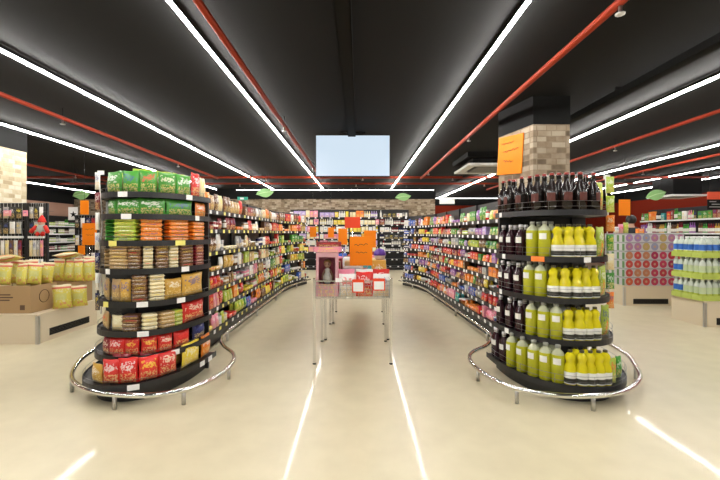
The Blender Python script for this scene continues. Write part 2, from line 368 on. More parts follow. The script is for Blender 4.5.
# ------------------------------------------------------------------ product prototypes (unit-sized meshes, feet at z = 0, front at -y)
PAL = dict(red=(.68, .025, .02), orange=(.88, .24, .02), yellow=(.86, .66, .05), cream=(.80, .70, .42), green=(.06, .30, .035), lime=(.42, .55, .06), brown=(.16, .07, .03),
           tan=(.48, .31, .13), white=(.82, .81, .78), blue=(.04, .12, .52), navy=(.015, .02, .10), purple=(.28, .10, .38), pink=(.80, .28, .38), grey=(.38, .38, .37),
           black=(.02, .02, .02), teal=(.05, .36, .36), gold=(.62, .36, .06), maroon=(.25, .02, .03), violet=(.42, .32, .62))
def bag_mesh(flat=.5):
    mb = MB(); nx, nz = 8, 11; F, B = [], []
    for j in range(nz+1):
        v = j/nz; rf, rb = [], []
        for i in range(nx+1):
            u = i/nx
            e = (max(0, sin(pi*min(max((v-.03)/.92, 0), 1)))**.45)*(max(0, sin(pi*u))**.45)
            wr = .012*sin(17*u+5*v)*e
            w = 1-.07*sin(pi*v)
            x = (u-.5)*w; z = v+(.012*sin(9*u+1) if j == nz else 0)
            rf.append(mb.bm.verts.new((x, -flat*e-wr-.01, z)))
            rb.append(mb.bm.verts.new((x, flat*e+wr+.01, z)))
        F.append(rf); B.append(rb)
    for R, s in ((F, 0), (B, 1)):
        for j in range(nz):
            for i in range(nx):
                q = [R[j][i], R[j][i+1], R[j+1][i+1], R[j+1][i]]
                mb._f(q if not s else q[::-1], 0, True)
    edge = lambda R: [R[0][i] for i in range(nx+1)]+[R[j][nx] for j in range(1, nz+1)]+[R[nz][i] for i in range(nx-1, -1, -1)]+[R[j][0] for j in range(nz-1, 0, -1)]
    a, b = edge(F), edge(B)
    for i in range(len(a)): mb._f([a[i], b[i], b[(i+1) % len(a)], a[(i+1) % len(a)]], 0)
    return mb.mesh('snack_bag', M['bag'])
def pouch_mesh():
    mb = MB(); nz = 8; rings = []
    for j in range(nz+1):
        v = j/nz; d = .5*(1-v)**.6+.02; rings.append([mb.bm.verts.new((.5*cos(a)*abs(cos(a))**-.4 if abs(cos(a)) > 1e-6 else 0, d*sin(a), v)) for a in [2*pi*i/16 for i in range(16)]])
    for j in range(nz):
        for i in range(16): mb._f([rings[j][i], rings[j][(i+1) % 16], rings[j+1][(i+1) % 16], rings[j+1][i]], 0, True)
    mb._f(rings[0][::-1], 0); mb._f(rings[-1], 0)
    return mb.mesh('pouch', M['bag'])
def packet_mesh():                       # lying flow-wrapped packet with crimped ends
    mb = MB(); prof = [(-.5, .06), (-.44, .1), (-.42, .46), (-.3, .5), (.3, .5), (.42, .46), (.44, .1), (.5, .06)]
    rings = []
    for x, r in prof:
        rings.append([mb.bm.verts.new((x, (1 if r > .2 else .9)*.5*max(-1, min(1, 1.35*cos(a))), .5+(r*max(-1, min(1, 1.35*sin(a)))))) for a in [2*pi*(i+.5)/12 for i in range(12)]])
    for k in range(len(rings)-1):
        for i in range(12): mb._f([rings[k][i], rings[k][(i+1) % 12], rings[k+1][(i+1) % 12], rings[k+1][i]], 0, True)
    mb._f(rings[0][::-1], 0); mb._f(rings[-1], 0)
    return mb.mesh('biscuit_packet', M['bag'])
PROTO = {
    'bag': ('snack_bag', bag_mesh()), 'pouch': ('pouch', pouch_mesh()), 'packet': ('biscuit_packet', packet_mesh()),
    'carton': ('carton', MB().box(-.5, .5, -.5, .5, 0, 1, 0, .03).mesh('carton', M['box'])),
    'jar': ('jar', MB().lathe([(.42, 0), (.5, .04), (.5, .7), (.4, .8), (.4, .82), (.45, .83), (.45, .98), (.43, 1)], 14, mids=[0, 0, 0, 0, 1, 1, 1]).mesh('jar', [M['jarband'], M['steel']])),
    'tin': ('tin', MB().lathe([(.48, 0), (.5, .02), (.5, .98), (.48, 1), (.44, .985)], 14).mesh('tin', M['tin'])),
    'bottle': ('bottle', MB().lathe([(.4, 0), (.5, .03), (.5, .55), (.46, .64), (.22, .78), (.17, .88), (.2, .885), (.2, .99), (.18, 1)], 14, mids=[0]*5+[1]*3).mesh('bottle', [band_mat('small_bottle', [(.15, .5, (.8, .78, .7))], .15), M['plain']])),
    'tub': ('tub', MB().lathe([(.4, 0), (.48, .8), (.5, .82), (.5, .98), (.47, 1)], 14, mids=[0, 1, 1, 1]).mesh('tub', [M['box'], M['white']])),
}
WORD = dict(bag='snack bag', pouch='pouch', packet='biscuit packet', carton='carton', jar='jar', tin='tin', bottle='bottle', tub='tub')
CAT = dict(bag='snack bag', pouch='pouch', packet='packet', carton='carton', jar='jar', tin='tin', bottle='bottle', tub='tub')
def prod(kind, x, y, z, rz, w, d, h, col, label, group, jit=.03):
    nm, me = PROTO[kind]
    o = bpy.data.objects.new(nm, me); COL.objects.link(o)
    o.location = (x, y, z); o.rotation_euler = (0, 0, rz+random.uniform(-jit, jit)); o.scale = (w, d, h)
    c = PAL[col]; f = random.uniform(.9, 1.1); o.color = (min(1, c[0]*f), min(1, c[1]*f), min(1, c[2]*f), 1)
    return tag(o, label, CAT[kind], group)

# ------------------------------------------------------------------ gondola bays
TAGM = MB().box(-.032, .032, -.003, 0, -.021, .021).mesh('price_tag', M['tag'])
def make_bay(name, Wd, dep, decks, base_z, top, label, lip=M['shelf'], ntag=4, tagcols=((.85,)*3,)):
    t = thing(name, label, 'shelving')
    MB().box(0, Wd, dep, dep+.03, 0, top).build('back_panel', M['shelf'], t)
    for x in (0, Wd-.02): MB().box(x, x+.02, dep-.03, dep, 0, top).build('upright', M['shelf'], t)
    MB().box(0, Wd, .05, dep, 0, base_z-.04).build('kick_plate', M['shelf'], t)
    for i, z in enumerate(decks):
        y0 = 0 if i == 0 else .05
        s = MB().box(0.003, Wd-.003, y0+.006, dep, z-.02, z).build('shelf', M['shelf'], t)
        MB().box(.002, Wd-.002, y0, y0+.006, z-.042, z+.008).build('price_rail', lip, s)
        for j in range(ntag):
            o = put('price_tag', TAGM, s, ((j+.5+random.uniform(-.25, .25))*Wd/ntag, y0-.001, z-.02))
            c = random.choice(tagcols); o.color = (*c, 1)
    return t
def fill_shelf(P, Wd, z, clear, spec, where, rz, rows=1, y0=.07, fill=1.0):
    """spec(): (kind, colour, w, d, h, n). P(x, y) -> world xy.  One facing after the other along the shelf."""
    x = .012; used = set(); tries = 0
    while x < Wd-.07 and tries < 60:
        kind, col, w, d, h, n = spec(); tries += 1
        if (kind, col) in used: continue
        h = min(h, clear-.02)
        n = max(1, min(n, int((Wd-.01-x)/w)))
        if x+n*w > Wd-.008: continue
        used.add((kind, col))
        for r in range(rows):
            for i in range(n):
                cx = x+(i+.5)*w; cy = y0+d/2+.005+r*(d+.012)
                X, Y = P(cx, cy)
                wd = WORD[kind]; rr = ' rear' if r else ''
                lab = f'{"" if n == 1 else ORD[i]+" of "+NUM[n]+" "}{rr.strip()+" " if rr else ""}{col} {wd}{"s" if n > 1 and wd[-1] != "h" else "es" if n > 1 else ""} {where}'
                prod(kind, X, Y, z+.002, rz, w*.94, d, h*random.uniform(.96, 1), col, lab, f'{col} {wd}{"es" if wd[-1] == "h" else "s"} {where}')
        x += n*w+random.uniform(.004, .014)
def chooser(cols, kinds, hs, wscale=1.0, nmax=3):
    def f():
        k = random.choices([a for a, b in kinds], [b for a, b in kinds])[0]
        c = random.choices([a for a, b in cols], [b for a, b in cols])[0]
        h = random.uniform(*hs)
        w, d, h = {'bag': (.135, .06, h), 'pouch': (.115, .06, h*.95), 'packet': (.17, .075, .055), 'carton': (random.choice((.09, .12, .15)), .07, h), 'jar': (.075, .075, h*.8),
                   'tin': (.085, .085, h*.65), 'bottle': (.068, .068, h*1.15), 'tub': (.1, .1, h*.6)}[k]
        return k, c, w*wscale, d, h, random.randint(1, nmax)
    return f
FROM = ['first', 'second', 'third', 'fourth', 'fifth', 'sixth', 'seventh', 'eighth']
# --- left aisle run: runs away from the camera, faces right
def run_of_bays(path, side, decks, base_z, top, spec, tagcols, hang):
    """path: [(x0, y0, x1, y1)] front edge, near to far"""
    Wd0 = None; proto = None
    for b, (xa, ya, xb, yb) in enumerate(path):
        Wd = hypot(xb-xa, yb-ya)
        if side == 'left': ox, oy, rz = xa, ya, atan2(yb-ya, xb-xa)
        else: ox, oy, rz = xb, yb, atan2(ya-yb, xa-xb)
        lab = f'{FROM[b]} bay from the front of the tall black shelving on the {side} of the aisle'
        if proto is None or abs(Wd-Wd0) > .003:
            proto = make_bay("shelving_bay", Wd, .30 if side == 'left' else .24, decks, base_z, top, lab, tagcols=tagcols); Wd0 = Wd; r = proto
            proto.location = (ox, oy, 0); proto.rotation_euler = (0, 0, rz); proto['group'] = f'{side} aisle shelving bays'
        else: r = dup(proto, (ox, oy, 0), rz, lab)
        c, s = cos(rz), sin(rz)
        P = lambda x, y: (ox+c*x-s*y, oy+s*x+c*y)
        nsh = len(decks)
        for i, z in enumerate(decks):
            clear = (decks[i+1]-z-.03) if i+1 < nsh else .24
            pos = ('lowest' if i == 0 else 'top' if i == nsh-1 else ORD[i])+' shelf'+('' if i in (0, nsh-1) else ' up')
            where = f'on {pos} in {FROM[b]} {side} bay'
            fill_shelf(P, Wd, z, clear, spec(b, i, clear), where, rz, rows=2 if (z < .75 and b < 5) else 1, y0=.02 if i == 0 else .065)
DL = [.20, .43, .66, .88, 1.12, 1.39, 1.62]
DR = [.22, .42, .60, .78, .96, 1.14, 1.32, 1.52]
def spec_left(b, i, clear):
    if i <= 1: cols = [('yellow', 3), ('red', 3), ('lime', 2), ('white', 2), ('brown', 2), ('cream', 2), ('pink', 2), ('blue', 1), ('orange', 2), ('gold', 2), ('green', 2)]
    elif i <= 3: cols = [('tan', 3), ('red', 3), ('brown', 3), ('lime', 2), ('green', 2), ('cream', 2), ('pink', 2), ('gold', 2), ('white', 2), ('maroon', 2)]
    else: cols = [('tan', 3), ('brown', 4), ('maroon', 3), ('white', 3), ('red', 2), ('cream', 3), ('navy', 1), ('orange', 2), ('grey', 2)]
    if b >= 4 and i in (2, 3, 4): cols = [('lime', 4), ('green', 4), ('cream', 2), ('red', 2), ('yellow', 2), ('tan', 1), ('white', 1)]
    if b >= 4 and i in (5, 6): cols = [('red', 3), ('orange', 3), ('tan', 2), ('brown', 2), ('white', 2), ('maroon', 2)]
    kinds = [('bag', 3), ('pouch', 3), ('carton', 3), ('packet', 2), ('jar', 1), ('tub', 1), ('tin', 1)]
    hs = (.15, max(.16, clear-.015))
    if i == 6: kinds = [('bag', 4), ('pouch', 2), ('carton', 2)]; hs = (.17, .27) if b < 2 else (.14, .2)
    return chooser(cols, kinds, hs, 1.0, 3)
def spec_right(b, i, clear):
    if i <= 1: cols = [('red', 4), ('orange', 5), ('teal', 2), ('white', 2), ('pink', 2), ('maroon', 2), ('blue', 1), ('grey', 1), ('yellow', 1)]
    elif i <= 4: cols = [('red', 4), ('orange', 4), ('brown', 3), ('maroon', 3), ('yellow', 1), ('green', 2), ('grey', 2), ('purple', 2), ('tan', 1)]
    elif i <= 6: cols = [('grey', 4), ('green', 3), ('purple', 2), ('red', 2), ('brown', 2), ('lime', 2), ('violet', 2), ('maroon', 2)]
    else: cols = [('red', 3), ('orange', 3), ('green', 3), ('grey', 2), ('purple', 2), ('lime', 2), ('cream', 2)]
    if b == 5: cols = [('purple', 3), ('red', 3), ('orange', 3), ('white', 2), ('yellow', 2), ('violet', 2)]
    if b == 6: cols = [('blue', 6), ('red', 2), ('white', 1), ('brown', 2), ('navy', 2)]
    kinds = [('bag', 4), ('pouch', 4), ('carton', 2), ('packet', 2), ('tub', 1)] if i < 3 else [('bag', 2), ('pouch', 3), ('carton', 4), ('packet', 1), ('jar', 1), ('tin', 1)]
    hs = (.09, max(.11, clear-.02))
    if i == 7: hs = (.12, .2)
    return chooser(cols, kinds, hs, .95, 3)
lp = [(-1.71, 4.40+.92*i, -1.71, 5.32+.92*i) for i in range(5)]
a0 = lp[-1][2:]
for a in (8, 17):
    a1 = (a0[0]+.85*sin(radians(a)), a0[1]+.85*cos(radians(a))); lp.append((*a0, *a1)); a0 = a1
rp = [(1.68-.035*i, 4.40+.92*i, 1.68-.035*(i+1), 5.32+.92*i) for i in range(5)]
a0 = rp[-1][2:]
for a in (12, 22):
    a1 = (a0[0]-.72*sin(radians(a)), a0[1]+.72*cos(radians(a))); rp.append((*a0, *a1)); a0 = a1
WHT, YEL = (.85, .85, .83), (.85, .78, .2)
run_of_bays(lp, 'left', DL, .16, 1.86, spec_left, (WHT, WHT, YEL), None)
run_of_bays(rp, 'right', DR, .18, 1.78, spec_right, (WHT,), None)
# --- back wall shelving
DB = [.15, .40, .66, .90, 1.13, 1.38, 1.65, 1.92]
bw = 1.1
for b in range(4):
    ox = -2.55+b*bw; oy = 14.55
    lab = f'{FROM[b]} bay from the left of the tall black shelving against the back wall'
    if b == 0:
        pb = make_bay('wall_shelving_bay', bw, .36, DB, .12, 2.22, lab, ntag=4); pb.location = (ox, oy, 0); pb['group'] = 'back wall shelving bays'
    else: dup(pb, (ox, oy, 0), 0, lab)
    P = lambda x, y: (ox+x, oy+y)
    for i, z in enumerate(DB):
        if i < 2 : continue
        cl = (DB[i+1]-z-.03) if i < 7 else .28
        if b < 3: sp = chooser([('white', 6), ('cream', 3), ('violet', 3), ('yellow', 2), ('pink', 2), ('orange', 1)], [('carton', 5), ('bottle', 2), ('pouch', 4)], (.17, cl), 1.2, 3)
        else: sp = chooser([('black', 3), ('white', 4), ('maroon', 2), ('grey', 3), ('navy', 2)], [('bottle', 5), ('jar', 2), ('carton', 1)], (.14, cl), 1.15, 4)
        pos = ('top shelf' if i == 7 else ORD[i]+' shelf up')
        fill_shelf(P, bw, z, cl, sp, f'on {pos} in {FROM[b]} back wall bay', 0)
# ------------------------------------------------------------------ endcaps
NEXP = 2.3
def arc(a, b, n=48, t0=0.0, t1=1.0):
    P = []
    for i in range(n+1):
        t = pi+pi*(t0+(t1-t0)*i/n); c, s = cos(t), sin(t)
        P.append((a*math.copysign(abs(c)**(2/NEXP), c), -b*abs(s)**(2/NEXP)))
    return P
class Endcap:
    def __init__(s, cx, yb, levels): s.cx, s.yb, s.lv = cx, yb, levels
    def at_px(s, i, inset, px):
        z, a, b = s.lv[i]; best = None
        P = arc(a-inset, b-inset, 400, .02, .98)
        for k in range(1, len(P)-1):
            X, Y = s.cx+P[k][0], s.yb+P[k][1]
            e = abs(359+400*X/Y-px); key = (0, Y) if e < 1.0 else (e, 0)
            if best is None or key < best[0]: best = (key, k)
        k = best[1]; tx, ty = P[k+1][0]-P[k-1][0], P[k+1][1]-P[k-1][1]
        nx, ny = ty, -tx                       # outward
        return s.cx+P[k][0], s.yb+P[k][1], atan2(nx, -ny)
def make_endcap(E, label, kind_tags, guard):
    t = thing('endcap_display', label, 'display shelving', (E.cx, E.yb, 0), 0, 'rounded endcap displays')
    z0, a0, b0 = E.lv[0]; zt = E.lv[-1][0]
    MB().box(-.43, .43, -.03, .0, 0, zt+.02).build('back_panel', M['shelf'], t)
    MB().prism(arc(a0-.10, b0-.10, 30), .0, z0-.03).build('plinth', M['shelf'], t)
    for sx in (-.3, .3): MB().box(sx-.02, sx+.02, -.06, -.03, 0, zt).build('upright', M['shelf'], t)
    for i, (z, a, b) in enumerate(E.lv):
        sh = MB().prism(arc(a-.006, b-.006, 40), z-.03, z).build('shelf', M['shelf'], t)
        mb = MB(); o, q = arc(a, b, 40), arc(a-.005, b-.005, 40)
        for k in range(40):
            vs_ = [mb.bm.verts.new((*p, zz)) for p, zz in ((o[k], z-.036), (o[k+1], z-.036), (o[k+1], z+.012), (o[k], z+.012), (q[k], z-.036), (q[k+1], z-.036), (q[k+1], z+.012), (q[k], z+.012))]
            for f in ((0, 1, 2, 3), (7, 6, 5, 4), (3, 2, 6, 7), (0, 4, 5, 1)): mb._f([vs_[j] for j in f], 0)
        bmesh.ops.remove_doubles(mb.bm, verts=mb.bm.verts, dist=.0003)
        mb.build('price_rail', M['shelf'], sh)
        mb = MB()
        for dz in guard: mb.tube([(x, y, z+dz) for x, y in arc(a-.003, b-.003, 30)], .0015, 6)
        for x, y in arc(a-.003, b-.003, 6, .06, .94): mb.tube([(x, y, z+.0), (x, y, z+max(guard))], .0014, 6)
        mb.build('wire_guard', mat('guard_wire', (.22, .22, .22), .35, 1), sh)
        for px, colr, w in kind_tags[i]:
            X, Y, rz = E.at_px(i, -.004, px)
            o = put('price_tag', MB().box(-w/2, w/2, -.003, 0, -.034, .010).mesh('price_tag', M['tag']), sh, (X-E.cx, Y-E.yb, z), rz); o.color = (*colr, 1)
    return t
EL = Endcap(-1.935, 4.02, [(.155, .50, .925), (.335, .465, .78), (.53, .455, .75), (.77, .455, .73), (1.04, .45, .71), (1.275, .445, .70), (1.50, .445, .69), (1.685, .445, .69)])
ER = Endcap(1.83, 4.02, [(.145, .55, .92), (.46, .49, .77), (.80, .47, .74), (1.14, .46, .72), (1.535, .46, .70)])
OR_ = (.88, .22, .03)
make_endcap(EL, 'rounded black endcap display of green, brown and red snack packs, left of the aisle',
    [[(134, WHT, .085), (203, WHT, .08), (211, WHT, .08)], [(160, WHT, .08), (176, WHT, .08)], [(144, WHT, .085)], [(143, WHT, .085), (182, WHT, .085), (105, YEL, .06)],
     [(107, WHT, .05), (186, WHT, .085)], [(112, YEL, .08), (181, YEL, .10)], [(127, WHT, .085), (198, WHT, .06)], [(122, WHT, .08), (190, WHT, .075)]], (.045,))
make_endcap(ER, 'rounded black endcap display of dark, green and yellow bottles, right of the aisle',
    [[], [(506, WHT, .06)], [(500, WHT, .05)], [(503, WHT, .055), (588, WHT, .06), (537, OR_, .115)], [(500, WHT, .05)]], (.04, .085))

SHN = lambda i, n: 'bottom' if i == 0 else 'top' if i == n-1 else ORD[n-1-i]
def shelf_name(i, n, side):
    return f'on {side} endcap\'s {"bottom" if i == 0 else "top" if i == n-1 else ORD[n-1-i]} shelf'+('' if i in (0, n-1) else ' down')
def endcap_row(E, i, side, items, inset=None, rowword=''):
    """items: (px centre, px width, height, depth, kind, colour, stack)"""
    n = len(E.lv); z = E.lv[i][0]; cnt = {}
    for it in items: cnt[(it[4], it[5])] = cnt.get((it[4], it[5]), 0)+1
    seen = {}; where = shelf_name(i, n, side)
    for px, pw, h, d, kind, col, st in items:
        ins = (inset or .036)+d/2
        X, Y, rz = E.at_px(i, ins, px); w = pw*Y/400/max(.6, cos(rz+atan2(X, Y)))
        if side == 'right': rz *= .4
        seen[(kind, col)] = seen.get((kind, col), 0)+1; q = seen[(kind, col)]; tot = cnt[(kind, col)]
        for k in range(st):
            wd = WORD[kind]
            s1 = (ORD[q-1]+' ' if tot > 1 else '')
            if st > 1: lab = f'{ORD[k]} {col} {wd} up in the {s1}{col} stack {rowword}{where}'
            else: lab = f'{s1}{rowword}{col} {wd} {"from the left " if tot > 1 else "standing "}{where}'
            prod(kind, X, Y, z+.003+k*h*1.01, rz, w*.96, d, h, col, lab, f'snack packs {where}', .02)
# palettes of this endcap
PAL.update(leafgreen=(.05, .33, .03), bright=(.55, .62, .12))
g = lambda px, pw, h, d, k, c, st=1: (px, pw, h, d, k, c, st)
endcap_row(EL, 7, 'left', [g(114, 17, .19, .07, 'bag', 'green'), g(131, 16, .19, .07, 'bag', 'green'), g(149, 17, .195, .07, 'bag', 'green'), g(168, 17, .19, .07, 'bag', 'green'), g(184, 14, .19, .06, 'bag', 'green'), g(196, 9, .23, .05, 'bag', 'red'), g(204, 7, .2, .05, 'bag', 'cream')])
endcap_row(EL, 7, 'left', [g(122, 16, .2, .07, 'bag', 'lime'), g(143, 17, .22, .07, 'bag', 'lime'), g(164, 17, .21, .07, 'bag', 'lime'), g(181, 14, .21, .06, 'bag', 'lime')], .12, 'rear ')
endcap_row(EL, 6, 'left', [g(104, 7, .12, .06, 'carton', 'grey'), g(112, 11, .135, .05, 'bag', 'green'), g(128, 23, .14, .06, 'bag', 'green'), g(153, 26, .145, .06, 'bag', 'green'), g(180, 25, .145, .06, 'bag', 'green'), g(201, 14, .14, .05, 'bag', 'orange')])
endcap_row(EL, 5, 'left', [g(109, 10, .034, .08, 'packet', 'green', 6), g(127, 21, .034, .09, 'packet', 'lime', 6), g(152, 22, .040, .09, 'packet', 'orange', 5), g(177, 19, .034, .09, 'packet', 'orange', 6), g(196, 15, .036, .08, 'packet', 'orange', 5)])
endcap_row(EL, 4, 'left', [g(107, 9, .034, .07, 'packet', 'tan', 5), g(121, 17, .03, .09, 'packet', 'tan', 7), g(137, 13, .03, .09, 'packet', 'brown', 7), g(149, 10, .03, .09, 'packet', 'cream', 7), g(161, 13, .03, .09, 'packet', 'brown', 7), g(172, 9, .03, .09, 'packet', 'cream', 7), g(184, 13, .03, .09, 'packet', 'brown', 7), g(197, 11, .03, .08, 'packet', 'maroon', 7)])
endcap_row(EL, 3, 'left', [g(107, 8, .19, .06, 'bag', 'tan'), g(116, 8, .19, .06, 'bag', 'tan'), g(125, 10, .19, .06, 'bag', 'gold'), g(141, 15, .032, .09, 'packet', 'brown', 7), g(157, 15, .032, .09, 'packet', 'cream', 7), g(174, 17, .175, .07, 'bag', 'gold'), g(193, 22, .20, .07, 'bag', 'gold')])
endcap_row(EL, 2, 'left', [g(106, 9, .15, .06, 'bag', 'tan'), g(118, 12, .13, .06, 'bag', 'cream'), g(133, 16, .034, .09, 'packet', 'brown', 4), g(150, 15, .034, .09, 'packet', 'cream', 4), g(166, 15, .034, .09, 'packet', 'tan', 4), g(177, 8, .034, .07, 'packet', 'lime', 4), g(194, 24, .18, .07, 'bag', 'red')])
endcap_row(EL, 1, 'left', [g(106, 8, .14, .05, 'bag', 'maroon'), g(117, 15, .145, .07, 'bag', 'red'), g(133, 14, .145, .07, 'bag', 'red'), g(150, 16, .15, .07, 'bag', 'red'), g(166, 14, .145, .07, 'bag', 'red'), g(182, 15, .145, .07, 'bag', 'red'), g(199, 15, .15, .07, 'bag', 'navy')])
endcap_row(EL, 0, 'left', [g(97, 10, .15, .06, 'bag', 'gold'), g(111, 16, .19, .08, 'bag', 'red'), g(129, 18, .2, .08, 'bag', 'red'), g(149, 19, .19, .08, 'bag', 'red'), g(168, 18, .19, .08, 'bag', 'red'), g(191, 18, .2, .08, 'bag', 'yellow'), g(206, 12, .2, .07, 'bag', 'orange')])
endcap_row(EL, 0, 'left', [g(103, 13, .17, .08, 'bag', 'cream'), g(121, 17, .2, .08, 'bag', 'maroon'), g(150, 17, .2, .08, 'bag', 'maroon'), g(176, 17, .2, .08, 'bag', 'gold')], .15, 'rear ')

prod('carton', -2.285, 3.72, .158, -1.0, .13, .08, .22, 'gold', 'brown-yellow carton at the outer end of the left endcap bottom shelf', 'outer packs on the left endcap bottom shelf')
prod('bag', -2.22, 3.86, .158, -1.1, .15, .07, .2, 'yellow', 'yellow bag at the outer rear of the left endcap bottom shelf', 'outer packs on the left endcap bottom shelf')
# bottles
def body(prof, mats, mids=None, seg=20): return MB().lathe(prof, seg, mids=mids).mesh('bottle', mats)
def band(r, z0, z1, m, a0=0, a1=2*pi, seg=20, rt=None):
    mb = MB(); n = max(4, int(seg*(a1-a0)/(2*pi))); rt = rt or r
    A = [mb.bm.verts.new((r*cos(a0+(a1-a0)*i/n), r*sin(a0+(a1-a0)*i/n), z0)) for i in range(n+1)]
    B = [mb.bm.verts.new((rt*cos(a0+(a1-a0)*i/n), rt*sin(a0+(a1-a0)*i/n), z1)) for i in range(n+1)]
    for i in range(n): mb._f([A[i], A[i+1], B[i+1], B[i]], 0, True)
    return mb.mesh('label', M['plain'] if m is None else m)
FR = (-pi/2-.95, -pi/2+.95)
labr = mat('red_brown_label', (.09, .020, .013), .7); labw = mat('white_label', (.75, .74, .68), .5); labg = mat('grey_label', (.42, .42, .40), .5)
lemlab = band_mat('white_black_label', [(0, 2, (.80, .80, .74)), (.08, .48, (.03, .03, .02))], .4)
gold = mat('gold_label', (.28, .19, .07), .5)
redcap = mat('red_cap', (.35, .03, .02), .4); gcap = mat('grey_cap', (.28, .29, .25), .4); pcap = mat('pale_cap', (.75, .73, .78), .4)
def proto_bottle(kind):
    root = bpy.data.objects.new('bottle', BM[kind][0]); COL.objects.link(root); root.color = BM[kind][2]
    for nm, me in BM[kind][1]: put(nm, me, root)
    return root
cap = lambda r, z0, z1, m, s=14: MB().lathe([(r, z0), (r, z1-.003), (r*.85, z1)], s).mesh('cap', m)
BM = {
 'beer': (body([(.036, 0), (.040, .006), (.040, .14), (.036, .165), (.020, .205), (.0145, .225), (.0135, .255), (.016, .258), (.016, .266), (.012, .268)], M['darkglass']),
          [('label', band(.0408, .075, .135, labr, -pi/2-.62, -pi/2+.62)), ('neck_label', band(.028, .178, .198, gold, *FR, rt=.0225)), ('cap', cap(.0135, .268, .285, redcap)),
           ('swing_wire', MB().tube([(.018, 0, .235), (.019, 0, .27), (.006, 0, .287), (-.006, 0, .287), (-.019, 0, .27), (-.018, 0, .235)], .0018, 6).mesh('swing_wire', M['steel']))], (.010, .006, .005, 1)),
 'syrup': (body([(.034, 0), (.038, .006), (.038, .17), (.033, .195), (.016, .225), (.0145, .25)], M['darkglass']),
          [('label', band(.0388, .115, .165, labw, *FR)), ('neck_label', band(.0155, .228, .246, labg)), ('cap', cap(.0175, .25, .276, pcap))], (.030, .008, .014, 1)),
 'soda': (body([(.040, 0), (.046, .008), (.046, .205), (.045, .222), (.036, .245), (.020, .262), (.016, .27), (.016, .28)], band_mat('soda_plastic', [(.80, 2, (.52, .54, .36))], .12, .15)),
          [('label', band(.0468, .15, .20, labw, -pi/2-.6, -pi/2+.6)), ('neck_sticker', band(.0425, .215, .232, M['clear'], *FR, rt=.0365)), ('cap', cap(.019, .275, .30, gcap))], (.50, .50, .02, 1)),
 'lemon': (body([(.042, 0), (.047, .007), (.047, .115), (.041, .145), (.030, .172), (.031, .188), (.037, .205), (.036, .225), (.026, .243), (.016, .25), (.015, .256)], M['liquid']),
          [('label', band(.0478, .012, .104, lemlab)), ('cap', cap(.0165, .254, .273, mat('dark_cap', (.07, .06, .02), .4)))], (.80, .70, .015, 1)),
}
BW = dict(beer='dark brown swing-top bottle', syrup='dark purple bottle with white label', soda='pale green soda bottle', lemon='yellow waisted juice bottle')
BPROTO = {}
def place_bottle(kind, x, y, z, rz, sc, label, group):
    if kind not in BPROTO:
        r = proto_bottle(kind); r['category'] = 'bottle'; BPROTO[kind] = r; r.location = (x, y, z); r.rotation_euler = (0, 0, rz); r['label'] = label; r['group'] = group
    else: r = dup(BPROTO[kind], (x, y, z), rz, label, group)
    k = {'beer': 1.2, 'lemon': 1.03}.get(kind, 1.1); r.scale = (sc*k, sc*k, sc); return r
def bottle_row(i, items, inset, rear=False, sc=1.0):
    seen = {}; where = shelf_name(i, 5, 'right')
    tot = {}
    for k, ps in items: tot[k] = tot.get(k, 0)+len(ps)
    for k, ps in items:
        for px in ps:
            X, Y, rz = ER.at_px(i, inset+.05, px); seen[k] = seen.get(k, 0)+1
            lab = f'{ORD[seen[k]-1] if tot[k] > 1 else "lone"} {"rear " if rear else ""}{BW[k]} from left {where}'
            place_bottle(k, X, Y, ER.lv[i][0]+.003, rz, sc, lab, f'{BW[k]}s {where}')
bottle_row(4, [('beer', [502, 509, 521, 536.4, 551, 565.6, 581, 594])], .01, sc=1.14)
bottle_row(4, [('beer', [505, 514, 529, 543.5, 558, 573, 587])], .11, True, 1.18)
bottle_row(3, [('syrup', [501, 510, 520]), ('soda', [531.5, 544]), ('lemon', [556.5, 568, 579.5, 590.5])], .01, sc=1.03)
bottle_row(3, [('syrup', [506, 515, 525]), ('soda', [538, 550]), ('lemon', [562, 574, 585])], .115, True, 1.03)
bottle_row(2, [('syrup', [500, 508, 517.5]), ('soda', [528.6, 540]), ('lemon', [552.5, 564.5, 576, 586.5, 594.5])], .01)
bottle_row(2, [('syrup', [504, 513, 523]), ('soda', [534, 546]), ('lemon', [558, 570, 581])], .115, True)
bottle_row(1, [('syrup', [500, 509, 519.5]), ('soda', [531, 543, 555.3]), ('lemon', [567.3, 578.5, 588, 595.5])], .01)
bottle_row(1, [('syrup', [504, 514, 524]), ('soda', [537, 549, 561]), ('lemon', [573, 583])], .115, True)
bottle_row(0, [('syrup', [489, 496, 503]), ('soda', [511, 521.5, 533, 545, 557]), ('lemon', [569.5, 581, 591, 599.5, 606])], .015)
bottle_row(0, [('syrup', [493, 500]), ('soda', [516, 527, 539, 551]), ('lemon', [575, 586, 595])], .125, True)
# side pouches at the outer end of each bottle shelf
for i in range(5):
    endcap_row(ER, i, 'right', [g(606+(6 if i == 0 else 0), 7, .26 if i else .2, .05, 'bag', 'lime'), g(611+(8 if i == 0 else 0), 5, .25 if i else .18, .05, 'bag', 'orange' if i else 'green')], .0)
